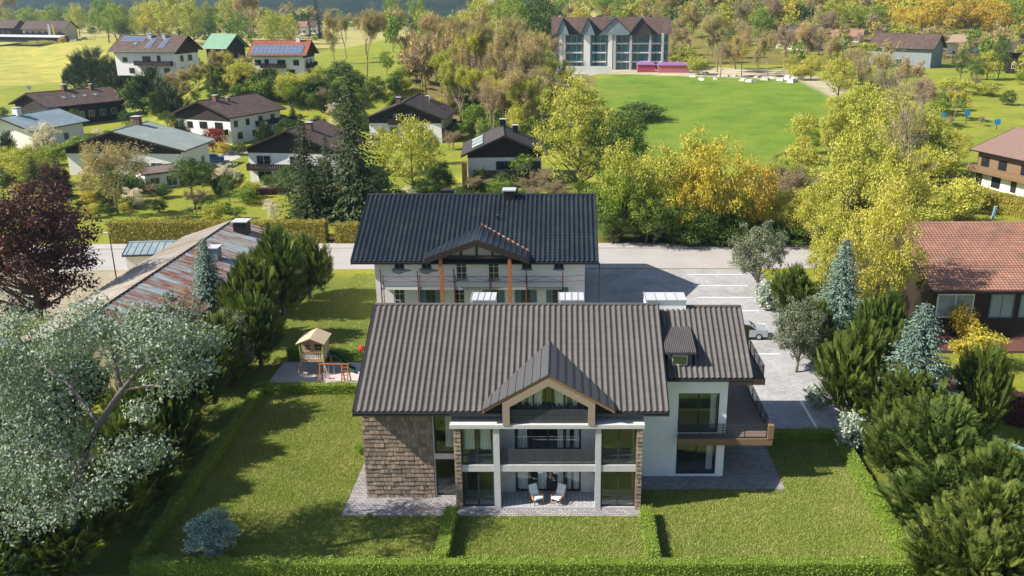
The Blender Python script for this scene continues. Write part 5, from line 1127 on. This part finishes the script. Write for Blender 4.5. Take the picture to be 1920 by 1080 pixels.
# cars
def car(loc, rz, col, lab, van=False, grp='parked cars', scale=1):
    r = empty('car', loc, rz); r.scale = (scale,) * 3; tag(r, lab, 'van' if van else 'car', grp); pm = mat('paint_%02d%02d%02d' % tuple(int(c * 99) for c in col), col, .25, .04, 1, bump=0, metal=.3, spec=.6)
    top = 1.9 if van else 1.45; hl, hw = 2.15, .86
    prof = [(-hl, .3), (-hl, .75), (-hl + .1, .95), (-1.15, 1.0), (hl - .1, .98), (hl, .7), (hl, .3)]
    q = MB(); q.prism([(x, -hw, z) for x, z in prof], (0, 2 * hw, 0)); q.build('body', pm, r)
    c = [(-1.2, .98), (-.55, top - .03), (1.2, top), (hl - .15, .99)] if not van else [(-1.5, .98), (-1.0, top - .03), (hl - .3, top), (hl - .1, .98)]
    q = MB(); q.hexa([(c[0][0], -hw + .04, .985), (c[3][0], -hw + .04, .985), (c[3][0], hw - .04, .985), (c[0][0], hw - .04, .985)], [(c[1][0], -hw + .2, c[1][1]), (c[2][0], -hw + .2, c[2][1]), (c[2][0], hw - .2, c[2][1]), (c[1][0], hw - .2, c[1][1])]); q.build('cabin_glass', M['dpane'], r)
    q = MB(); q.box(c[1][0] - .03, c[2][0] + .03, -hw + .19, hw - .19, top - .04, top + .03)
    for s in (-1, 1): q.bar((.2, s * (hw - .04), .98), (.2, s * (hw - .19), top - .02), .08); q.bar((c[0][0], s * (hw - .04), .99), (c[1][0], s * (hw - .19), top - .03), .07); q.bar((c[3][0], s * (hw - .05), .99), (c[2][0], s * (hw - .19), top - .02), .09)
    q.build('car_roof', pm, r)
    for x in (-1.35, 1.35):
        for s in (-1, 1):
            q = MB(); q.tube([(x, s * (hw - .18), .32), (x, s * (hw + .02), .32)], .32, 14); t_ = q.build('tyre', M['gutter'], r); q = MB(); q.tube([(x, s * (hw + .0), .32), (x, s * (hw + .035), .32)], .19, 10); q.build('rim', M['aluminium'], t_)
    for s in (-1, 1):
        q = MB(); q.box(-hl - .02, -hl + .1, s * .62 - .17, s * .62 + .17, .66, .84); q.build('headlight', M['flap'], r); q = MB(); q.box(hl - .1, hl + .02, s * .66 - .13, s * .66 + .13, .68, .86); q.build('tail_light', mat('tail_red', (.35, .01, .01), .3, .05, 1, bump=0), r)
    return r
p = at_z(1392, 632, 0); car((p.x, p.y, .02), R(180), (.42, .44, .46), 'silver car parked behind the white wing')
p = at_z(399, 303, 0); car((p.x, p.y, H(p.x, p.y)), R(200), (.10, .22, .36), 'blue car parked beside the grey-green roofed house')
p = at_z(343, 327, 0); car((p.x, p.y, H(p.x, p.y)), R(160), (.6, .62, .64), 'white van under the eaves of the grey-green roofed house', True)
crnd = random.Random(4)
for i, (px, py) in enumerate(((10, 80), (25, 80), (52, 79), (125, 77), (135, 76.5), (146, 77), (158, 74))):
    p = ground(px, py); car((p.x, p.y, p.z), crnd.uniform(1, 2), crnd.choice([(.5, .52, .55), (.08, .10, .16), (.30, .32, .35)]), 'car parked in front of the far lodges, ' + ['leftmost', 'second from left', 'third from left', 'fourth from left', 'fifth from left', 'sixth from left', 'rightmost'][i], False, 'cars at the far lodges')
# street lamp, flags, blue boards, trestle
r = empty('street_lamp', (-48.8, 91.8, 0)); tag(r, 'slim grey street lamp beside the gravel yard', 'street lamp'); q = MB(); q.tube([(0, 0, 0), (0, 0, 6.1)], [.08, .05], 8); q.build('pole', M['frame'], r); q = MB(); q.tube([(0, 0, 6.1), (-.1, 0, 6.2), (-.55, 0, 6.25)], [.05, .1, .08], 8); q.build('lamp_head', M['sheet'], r)
for i, (px, col) in enumerate(((85, (.8, .8, .8)), (93, (.75, .8, .72)), (101, (.7, .5, .08)))):
    p = ground(px, 76); r = empty('flagpole', p); tag(r, ['white banner flag on a pole before the far lodge', 'pale green banner flag on a pole, middle of three', 'yellow banner flag on a pole before the far lodge'][i], 'flag', 'flags before the lodge'); q = MB(); q.tube([(0, 0, 0), (0, 0, 10.5)], .12, 6); q.build('pole', M['sheet'], r); q = MB(); q.hexa([(.12, 0, 3.4), (1.5, .1, 3.2), (1.5, .16, 3.2), (.12, .06, 3.4)], [(.12, 0, 10.3), (1.2, .1, 10.1), (1.2, .16, 10.1), (.12, .06, 10.3)]); q.build('flag', mat('flag_%d' % i, col, .8, .05, 1), r)
BB = mat('bright_blue_board', (.02, .22, .50), .5, .1, 3)
for i, (px, py, hh) in enumerate(((1793, 200, 2.6), (1767, 226, 1.9), (1811, 232, 3.2), (1868, 243, 2.4), (1745, 228, 1.6))):
    p = ground(px, py); r = empty('blue_board', p); tag(r, 'small bright blue board on a post in the right meadow, ' + ['topmost', 'by the pale heap', 'tallest', 'behind the brown chalet roof', 'leftmost'][i], 'board', 'blue boards in the meadow'); q = MB(); q.bar((0, 0, 0), (0, 0, hh), .1); q.build('post', M['darkwood'], r); q = MB(); q.box(-.7, .7, -.12, -.06, hh - 1.2, hh); q.build('board', BB, r)
p = at_z(1860, 412, 0); r = empty('blue_post', p); tag(r, 'tall slanted pale blue post on the lawn above the terracotta roof', 'post'); q = MB(); q.bar((0, 0, 0), (.25, 0, 1.9), .3); q.build('shaft', mat('pale_blue_paint', (.20, .33, .46), .6, .15, 3), r); q = MB(); q.box(.08, .45, -.18, .18, 1.9, 1.97); q.build('cap', M['sheet'], r)
r = empty('garden_trestle', (29.6, 52.3, 0)); tag(r, 'weathered pale blue wooden trestle in the lower right corner', 'trestle'); TB = mat('weathered_blue_wood', (.20, .34, .40), .8, .3, 4)
q = MB(); q.bar((-1.1, 0, 2.5), (1.8, -.6, 1.5), .34, .12); q.build('top_board', TB, r)
for a, c in (((-.2, 0, 2.2), (-.3, -.1, 0)), ((1.3, -.5, 1.7), (1.4, -.7, 0)), ((-1.0, 0, 2.4), (-1.1, 0, 0))): q = MB(); q.bar(c, a, .16); q.build('leg', TB, r)
LAND.update({'the new house': (960, 760), 'the playhouse': (585, 660), 'the parking lot': (1330, 560), 'the meadow': (1330, 220), 'the beech hedge': (410, 435), 'the left garden hedge': (380, 900), 'the right garden hedge': (1640, 950), 'the road': (1300, 480), 'the field': (90, 110)})
# ================================================================ trees and shrubs, each where it stands
def T(kind, *lst):
    for a in lst: plant(kind, *a)
# big silver-leaved tree, near left
def silver_tree():
    g = np.random.default_rng(44); base = ground(118, 1078); r = empty('tree', base); tag(r, 'big silver-leaved tree with leaning dark trunk filling the lower left corner', 'tree')
    W_ = lambda px, py, dy: at_y(px, py, base.y + dy) - base
    cl = [(60, 690, 85, 1.5), (25, 610, 55, 2.5), (120, 640, 65, 1), (205, 615, 65, 2), (285, 630, 68, 1), (350, 640, 55, 2.4), (398, 636, 32, 3), (330, 705, 52, .5), (235, 680, 50, 2.6), (85, 770, 75, 0), (20, 760, 70, 2), (20, 850, 75, -.6), (95, 880, 55, -1.2), (55, 960, 60, -1.6), (15, 1040, 60, -1.5), (235, 858, 55, -.8), (288, 846, 38, 0), (180, 925, 46, -1.4), (135, 835, 45, 1.4), (262, 770, 30, -1), (385, 690, 28, 1.6), (-30, 700, 80, 0), (-30, 900, 90, 0), (160, 585, 40, 3), (150, 715, 50, 2.8), (110, 960, 36, -2)]
    V, T_ = [], []
    for px, py, rp, dy in cl:
        c = np.array(W_(px, py, dy)); rad = rp / 33.0; n = int(330 * rad * rad) + 60; d_ = rvec(g, n); k = g.random(n) ** .45
        lump = 1 + .25 * np.sin(d_[:, 0] * 5 + px) * np.sin(d_[:, 1] * 6 + py) + .15 * np.sin(d_[:, 2] * 9)
        C = c + d_ * (k * rad * lump)[:, None] * np.array([1, 1, .75]); N = unit(d_ * .5 + rvec(g, n) * .8 + np.array([-.2, 0, .5])); L = g.uniform(.13, .27, n)
        V.append(diamonds(C, np.cross(N, rvec(g, n)) + np.array([0, 0, -.4]), N, L, L * .5)); T_.append(np.clip(g.random(n) * .7 + g.random() * .3, 0, 1))
    link(bpy.data.objects.new('crown', mesh_np('crown', np.concatenate(V), 4, LF['si'], np.concatenate(T_))), r)
    b = MB(); tr = [(0, 0, -.3), W_(135, 960, -.5), W_(152, 868, -.3), W_(186, 795, 0), W_(228, 732, .6)]; b.tube([tuple(p) for p in tr], [.34, .28, .23, .19, .15], 9)
    for pts, r0 in (([(228, 732, .6), (262, 690, .8), (310, 655, 1.4), (370, 640, 2.4)], .13), ([(228, 732, .6), (215, 680, 1.4), (205, 620, 2)], .12), ([(186, 795, 0), (130, 720, .6), (70, 680, 1.4), (25, 620, 2.4)], .13), ([(152, 868, -.3), (200, 850, -.6), (245, 850, -.8), (285, 846, 0)], .09), ([(152, 868, -.3), (95, 850, -.6), (30, 850, -.6)], .11), ([(135, 960, -.5), (90, 950, -1.2), (40, 990, -1.5)], .1), ([(228, 732, .6), (290, 722, .6), (330, 705, .5), (385, 690, 1.6)], .09), ([(135, 960, -.5), (160, 930, -1), (182, 922, -1.4)], .07)):
        q = [tuple(W_(*p)) for p in pts]; b.tube(q, [r0 * (1 - .75 * i / (len(q) - 1)) for i in range(len(q))], 6, False)
    b.build('trunk', mat('grey_bark', (.15, .125, .12), .9, .3, 8, stretch=(3, 3, .6), bump=.5), r, None, True)
silver_tree()
# evergreen border on the left
T('yew', (582, 432, 560, 95), (532, 418, 590, 150), (478, 475, 640, 140), (490, 545, 690, 130), (420, 585, 735, 150), (352, 620, 800, 180), (300, 690, 870, 190), (245, 770, 940, 200), (185, 850, 1010, 210), (110, 930, 1080, 230), (20, 940, 1100, 220), (40, 640, 850, 190), (140, 650, 800, 150))
T('bs', (404, 440, 640, 120))
T('ol', (335, 545, 720, 170), (430, 570, 720, 130), (270, 570, 740, 150))
T('ws', (452, 640, 700, 50))
T('sb', (400, 958, 1042, 108))
T('pur', (75, 318, 610, 290), (112, 296, 400, 70))
T('ybush', (60, 590, 650, 90), (20, 420, 500, 60), (195, 590, 640, 60))
T('bush', (110, 600, 640, 70), (676, 830, 850, 24), (692, 960, 974, 16))
# evergreen border on the right
T('yew', (1482, 492, 620, 100), (1600, 590, 800, 180), (1530, 560, 690, 90), (1650, 540, 720, 130), (1690, 680, 850, 190), (1752, 745, 930, 270), (1835, 640, 830, 130), (1672, 770, 900, 170), (1850, 830, 1010, 260), (1760, 870, 1010, 260), (1835, 900, 1110, 290), (1815, 960, 1140, 260), (1910, 960, 1160, 260))
T('bs', (1566, 440, 665, 140), (1702, 560, 830, 220))
T('ol', (1418, 405, 548, 130), (1492, 545, 698, 125))
T('ws', (1436, 520, 580, 55), (1500, 600, 650, 50), (1527, 715, 762, 46), (1592, 762, 845, 62), (1610, 690, 770, 60))
T('gbush', (1830, 608, 690, 110), (1800, 560, 640, 60))
# yellow-green trees between road and terracotta roof
T('ygbig', (1635, 310, 640, 170), (1560, 350, 590, 130), (1672, 375, 560, 105), (1085, 128, 372, 190))
T('yg', (1590, 200, 420, 130), (1665, 250, 480, 120), (1525, 330, 470, 90), (1540, 440, 540, 70))
T('leafless', (1692, 92, 480, 150))
T('pink', (1745, 470, 600, 90), (1715, 420, 560, 70))
# row along the road, right of the old house
T('go', (1345, 235, 458, 140), (1405, 285, 452, 110), (1290, 290, 456, 100))
T('yg', (1235, 255, 452, 120), (1165, 245, 450, 110), (1450, 340, 450, 80), (1300, 220, 440, 110), (1490, 345, 455, 80))
T('gr', (1150, 300, 455, 120), (1210, 330, 458, 110), (1385, 350, 456, 80), (1265, 345, 458, 80))
T('dg', (1140, 195, 380, 120), (1180, 200, 330, 90), (1225, 360, 459, 120), (1150, 365, 458, 110), (1320, 370, 459, 110))
T('dbush', (1200, 190, 225, 110), (1480, 285, 310, 70), (1420, 415, 458, 90), (1480, 420, 460, 90), (1290, 410, 459, 90), (1360, 415, 460, 90), (1720, 240, 330, 90), (1760, 260, 330, 70))
T('pink', (1475, 310, 420, 90), (1500, 370, 450, 60))
T('ybush', (1530, 300, 360, 90), (1480, 390, 440, 90), (1600, 300, 400, 90), (1770, 330, 420, 110), (1700, 310, 400, 90), (1810, 320, 400, 80), (1750, 380, 430, 80), (1640, 380, 450, 90), (1570, 200, 290, 90), (1800, 395, 418, 60))
T('yg', (1610, 140, 300, 110), (1560, 190, 300, 80), (1660, 150, 330, 110), (1740, 190, 330, 80))
# village left
T('sp', (672, 118, 412, 165), (580, 205, 410, 110), (585, 300, 415, 90), (620, 250, 400, 80))
T('wh', (430, 303, 352, 62), (85, 225, 290, 70), (515, 375, 415, 40), (770, 348, 372, 50), (320, 165, 195, 60))
T('yg', (775, 205, 365, 130), (720, 230, 330, 60), (55, 265, 350, 90), (25, 270, 340, 70))
T('multi', (222, 262, 402, 170))
T('red', (402, 236, 285, 60), (340, 135, 175, 40)); T('bush', (110, 262, 310, 70), (382, 300, 325, 40), (405, 372, 415, 50), (860, 228, 262, 40), (150, 250, 300, 60), (445, 385, 412, 40), (935, 330, 368, 60), (980, 280, 350, 60))
T('gbush', (360, 228, 258, 50), (300, 200, 222, 40), (420, 262, 290, 40)); T('ybush', (15, 290, 345, 90), (70, 300, 345, 80), (400, 375, 418, 55))
T('dbush', (270, 140, 215, 90), (310, 165, 215, 80), (350, 300, 340, 80), (395, 310, 345, 70), (440, 320, 350, 50), (260, 300, 330, 60), (640, 360, 410, 70), (720, 330, 400, 90), (690, 380, 410, 60), (800, 330, 370, 70), (830, 310, 360, 50))
T('pink', (1010, 320, 365, 60), (995, 335, 370, 50), (985, 340, 368, 40))
T('cyp', (285, 118, 215, 110), (320, 150, 225, 90), (175, 82, 168, 130), (225, 100, 180, 100), (140, 120, 165, 60))
T('bare', (405, 95, 170, 60), (370, 120, 175, 60), (340, 130, 190, 60)); T('yg', (460, 105, 178, 80), (425, 90, 150, 50), (545, 130, 195, 70), (600, 120, 160, 40)); T('gr', (510, 128, 165, 40), (545, 140, 200, 60))
T('pink', (330, 140, 190, 60), (600, 145, 180, 40)); T('bush', (490, 140, 190, 60), (560, 150, 195, 60), (640, 140, 180, 50)); T('dbush', (640, 110, 165, 60), (470, 150, 190, 50), (705, 140, 185, 50))
# row behind the terrace
T('gr', (60, 8, 66, 60), (108, 2, 62, 60), (205, -15, 80, 66), (740, -20, 72, 55), (250, 25, 78, 40), (782, -10, 62, 50)); T('yg', (150, 0, 70, 48), (275, -5, 80, 62), (338, -30, 84, 95), (432, -20, 76, 55), (512, 12, 98, 60), (20, 10, 62, 40), (300, 10, 80, 50))
T('bare', (178, 15, 76, 36), (398, 5, 72, 45), (460, -18, 95, 95), (628, 22, 118, 70), (688, 18, 150, 80), (650, 30, 110, 50), (30, -10, 60, 50)); T('yg', (365, -8, 86, 62), (300, -12, 82, 70), (545, 20, 92, 50)); T('gr', (222, -5, 82, 60), (395, 0, 80, 56)); T('dg', (232, 30, 82, 30), (240, 52, 80, 20)); T('sp', (597, -12, 72, 30)); T('gbush', (90, 22, 52, 50), (118, 66, 82, 16)); T('ybush', (85, 74, 85, 60), (55, 78, 86, 30))
T('bush', (560, 34, 58, 30), (545, 30, 55, 30), (575, 34, 56, 30), (640, 34, 55, 30), (665, 36, 56, 24))
# gully wood in the middle
wr = random.Random(21)
T('bare', (800, 25, 140, 70), (845, 30, 165, 80), (885, 40, 190, 80), (930, 60, 225, 90), (975, 80, 240, 90), (1010, 60, 215, 80), (870, 85, 230, 70), (910, 20, 130, 70), (950, 30, 160, 80)); T('pink', (820, 60, 160, 60), (790, 55, 150, 50), (960, 110, 240, 70), (1035, 70, 130, 40), (905, 100, 235, 60))
T('budding', (835, 95, 215, 70), (865, 120, 240, 80), (905, 130, 250, 80), (945, 150, 262, 80), (985, 160, 270, 80), (1015, 130, 250, 70), (890, 60, 200, 70), (925, 45, 180, 70)); T('yg', (880, 70, 150, 60), (900, -20, 90, 80), (945, -25, 85, 70), (935, 150, 245, 70), (975, 180, 275, 70), (850, 60, 130, 50)); T('gr', (768, 88, 150, 50), (725, 90, 140, 36), (1000, -40, 105, 100), (960, -30, 95, 80), (870, 75, 140, 45)); T('dg', (1015, -20, 108, 80), (780, 110, 152, 40), (800, 115, 155, 36), (940, 190, 255, 45)); T('bush', (890, 190, 250, 60), (925, 200, 262, 60), (960, 205, 265, 50), (1000, 210, 275, 60), (760, 120, 150, 40)); T('pink', (1030, 65, 128, 36))
# right hillside
T('gr', (1165, -5, 40, 60), (1425, 5, 90, 66), (1610, 5, 62, 60), (1640, 0, 66, 60), (1890, -25, 70, 80), (1130, -20, 36, 50), (1060, -10, 40, 60)); T('yg', (1100, -20, 40, 70), (1210, -15, 45, 60), (1560, -5, 66, 70), (1480, -15, 45, 70), (1040, -30, 40, 80), (1480, 100, 140, 40), (1520, 95, 150, 50), (1850, 90, 150, 60), (1570, 100, 190, 80))
T('go', (1730, -15, 72, 90), (1780, -25, 76, 90), (1830, -20, 76, 90), (1690, 5, 64, 50), (1380, 60, 130, 60), (1860, -10, 78, 70)); T('bare', (1300, 10, 120, 90), (1345, 25, 135, 90), (1390, 55, 145, 70), (1260, -10, 60, 80), (1440, 60, 140, 60), (1510, 40, 140, 70), (1550, 70, 160, 70), (1590, 90, 170, 70), (1640, 100, 190, 90), (1320, -15, 50, 80), (1520, -15, 60, 70), (1690, 110, 210, 90))
T('pink', (1470, 50, 130, 70), (1350, 80, 145, 50), (1400, 0, 70, 60), (1600, 110, 180, 70), (1540, 20, 90, 50), (1440, -10, 60, 60)); T('dg', (1375, 40, 110, 40), (1870, 60, 150, 50), (1830, 100, 160, 40), (1800, 90, 150, 40)); T('ybush', (1310, 100, 140, 50), (1500, 115, 150, 50), (1280, 80, 130, 60), (1790, 140, 175, 80), (1650, 160, 230, 80), (1700, 180, 260, 90), (1850, 150, 180, 60)); T('pink', (1720, 150, 240, 80), (1660, 130, 220, 70))
fr = random.Random(31)
def free(p, rad):
    for d in VHOUSES:
        lp = d['r'].matrix_basis.inverted() @ Vector((p.x, p.y, 0))
        if abs(lp.x) < d['L'] / 2 + rad * .45 and abs(lp.y) < d['W'] / 2 + rad * .45: return False
    if zone(p.x, p.y) in ('field', 'meadow', 'gravel'): return False
    if -21 < p.x < 4 and 80 < p.y < 101 or (97 < p.y < 109 and p.x < 40): return False
    if -3 < p.x < 40 and 325 < p.y < 350: return False
    return True
FARW = {}
def fill(kinds, x0, x1, y0, y1, n, h0, h1, wr=(.6, .95), wood=None):
    """loose planting: every plant picks a free spot on the ground"""
    c = t = 0
    while c < n and t < n * 6:
        t += 1; px, py = fr.uniform(x0, x1), fr.uniform(y0, y1); p = ground(px, py); h = fr.uniform(h0, h1); w_ = h * fr.uniform(*wr)
        if not free(p, w_): continue
        if wood: FARW.setdefault(wood, []).append((fr.choice(kinds), p, h, w_)); c += 1; continue
        tp = pix(p + Z_ * h)[1]; plant(fr.choice(kinds), px, tp, py, w_ * F / depth(p), p); c += 1
fill(['dg', 'dbush', 'cyp', 'dg', 'dbush', 'sp'], 0, 560, 215, 400, 26, 3.5, 7, (.7, 1.1)); fill(['dg', 'dbush', 'dg', 'cyp'], 560, 1000, 190, 390, 20, 3.5, 7.5, (.7, 1.1)); fill(['dg', 'dbush', 'cyp', 'dbush'], 240, 760, 145, 215, 24, 3.5, 7, (.8, 1.2))
BU = ['bush', 'dbush', 'ybush', 'gbush', 'dbush', 'bush', 'pink', 'wh', 'dbush']
fill(BU, 0, 300, 250, 410, 34, 1.4, 3.6, (.9, 1.5)); fill(BU, 290, 560, 230, 400, 26, 1.2, 3.4, (.9, 1.5)); fill(BU, 560, 900, 190, 395, 34, 1.4, 4, (.9, 1.5)); fill(['dbush', 'bush', 'pink'], 860, 1110, 300, 420, 22, 1.5, 4, (.9, 1.5))
fill(['bush', 'dbush', 'pink', 'bare', 'yg', 'gr', 'dbush'], 240, 480, 130, 215, 30, 3, 7, (.7, 1.1)); fill(['bush', 'ybush', 'yg', 'gr', 'pink'], 430, 720, 130, 215, 14, 2.5, 6, (.7, 1.1))
fill(['bare', 'budding', 'pink', 'bare', 'budding', 'yg', 'bare', 'gr'], 780, 1045, 180, 275, 22, 9, 16, (.5, .8)); fill(['bare', 'budding', 'pink', 'bare', 'budding', 'yg', 'bare', 'gr'], 780, 1045, 120, 200, 36, 9, 16, (.5, .8), 'gully'); fill(['ybush', 'bush', 'bush', 'dbush', 'pink'], 760, 1060, 150, 285, 30, 2.5, 5, (.8, 1.2))
fill(['yg', 'budding', 'ybush', 'bush', 'ybush', 'pink', 'gr'], 1440, 1790, 190, 440, 60, 3, 8, (.8, 1.1)); fill(['dbush', 'bush', 'ybush'], 1120, 1540, 425, 462, 40, 2, 4.5, (.9, 1.4))
fill(['bare', 'go', 'yg', 'gr', 'pink', 'bare', 'budding', 'pink'], 1260, 1920, 55, 160, 40, 6, 14, (.6, .95), 'hill'); fill(['bare', 'go', 'yg', 'gr', 'pink', 'bare', 'pink'], 1260, 1920, 45, 130, 70, 6, 13, (.6, .95), 'hill'); fill(['bush', 'ybush', 'pink', 'dbush'], 1280, 1920, 110, 240, 40, 2, 5, (.9, 1.4))
fill(['yg', 'gr', 'bare', 'yg', 'dg', 'gr'], 130, 560, 58, 84, 16, 14, 21, (.65, .95), 'valley'); fill(['yg', 'gr', 'bare', 'dg'], 130, 560, 48, 66, 40, 12, 20, (.7, 1.0), 'valley'); fill(['yg', 'gr', 'bare', 'dg', 'bush'], 0, 210, 44, 62, 26, 10, 18, (.6, .9), 'valley'); fill(['yg', 'gr', 'dg', 'sp', 'bare'], 160, 900, 28, 46, 110, 8, 16, (.8, 1.3), 'valley'); fill(['yg', 'gr', 'bare', 'dg'], 700, 1050, 55, 110, 34, 10, 18, (.6, .9), 'valley')
fill(['yg', 'gr', 'bare', 'go', 'bare', 'yg', 'gr', 'dg'], 1040, 1920, 10, 60, 190, 9, 17, (.7, 1.05), 'hill')
label_plants()
# far-off woods that read as one mass: each one object of leaf clumps and stems
def far_wood(name, items, lab):
    g = np.random.default_rng(8); mats, V, T, I = [], [], [], []
    for kind, p, h, w_ in items:
        me = PROTO[kind][g.integers(len(PROTO[kind]))][0]; n = len(me.polygons); co = np.empty(n * 12, dtype=np.float32); me.vertices.foreach_get('co', co); q = co.reshape(-1, 4, 3)
        k = min(n, 620); idx = g.choice(n, k, replace=False); q = q[idx]; c = q.mean(1, keepdims=True); q = c + (q - c) * (n / k) ** .5 * .95
        a = g.uniform(0, 6.28); R_ = np.array([[math.cos(a), math.sin(a), 0], [-math.sin(a), math.cos(a), 0], [0, 0, 1]])
        V.append(((q.reshape(-1, 3) @ R_) * np.array([w_, w_, h]) + np.array(p[:])).astype(np.float32)); m_ = me.materials[0]
        if m_ not in mats: mats.append(m_)
        T.append(g.random(k)); I.append(np.full(k, mats.index(m_)))
        s_ = h * .012; zt = h * .6; b0 = np.array(p[:])
        for j in range(3):
            a0, a1 = j * 2.094, (j + 1) * 2.094; V.append(np.array([b0 + [s_ * math.cos(a0), s_ * math.sin(a0), -.3], b0 + [s_ * math.cos(a1), s_ * math.sin(a1), -.3], b0 + [0, 0, zt], b0 + [s_ * .2, 0, zt]], dtype=np.float32))
        if BK not in mats: mats.append(BK)
        T.append(np.zeros(3)); I.append(np.full(3, mats.index(BK)))
    me = mesh_np(name, np.concatenate(V), 4, mats[0], np.concatenate(T))
    for m_ in mats[1:]: me.materials.append(m_)
    me.polygons.foreach_set('material_index', np.concatenate(I).astype(np.int32)); o = link(bpy.data.objects.new(name, me)); o['kind'] = 'stuff'; o['label'] = lab; o['category'] = 'wood'
fill(['yg', 'gr', 'bare', 'yg', 'dg'], 195, 590, 60, 74, 34, 15, 23, (.75, 1.05), 'valley'); fill(['dbush', 'ybush', 'bush'], 130, 600, 62, 82, 40, 3, 6, (1.0, 1.6), 'valley'); fill(['dg', 'gr', 'yg'], 0, 200, 40, 56, 18, 12, 18, (.8, 1.1), 'valley')
far_wood('hillside_wood', FARW['hill'], 'mixed spring wood climbing the right hillside behind the hotel')
far_wood('gully_wood', FARW['gully'], 'dense tan and yellow-green spring thicket in the gully left of the hotel')
far_wood('valley_wood', FARW['valley'], 'far trees scattered across the valley floor below the mountains')
# ================================================================ haze over the valley
b = MB(); b.box(-3300, 3300, -80, 4300, -14, 330)
m = bpy.data.materials.new('valley_haze'); m.use_nodes = True; n = m.node_tree; n.nodes.clear(); out = n.nodes.new('ShaderNodeOutputMaterial')
pv_ = n.nodes.new('ShaderNodeVolumePrincipled'); pv_.inputs['Density'].default_value = .0001; pv_.inputs['Color'].default_value = (.45, .70, 1, 1); pv_.inputs['Anisotropy'].default_value = .2
n.links.new(pv_.outputs[0], out.inputs['Volume'])
hz = b.build('haze', m); hz['kind'] = 'stuff'
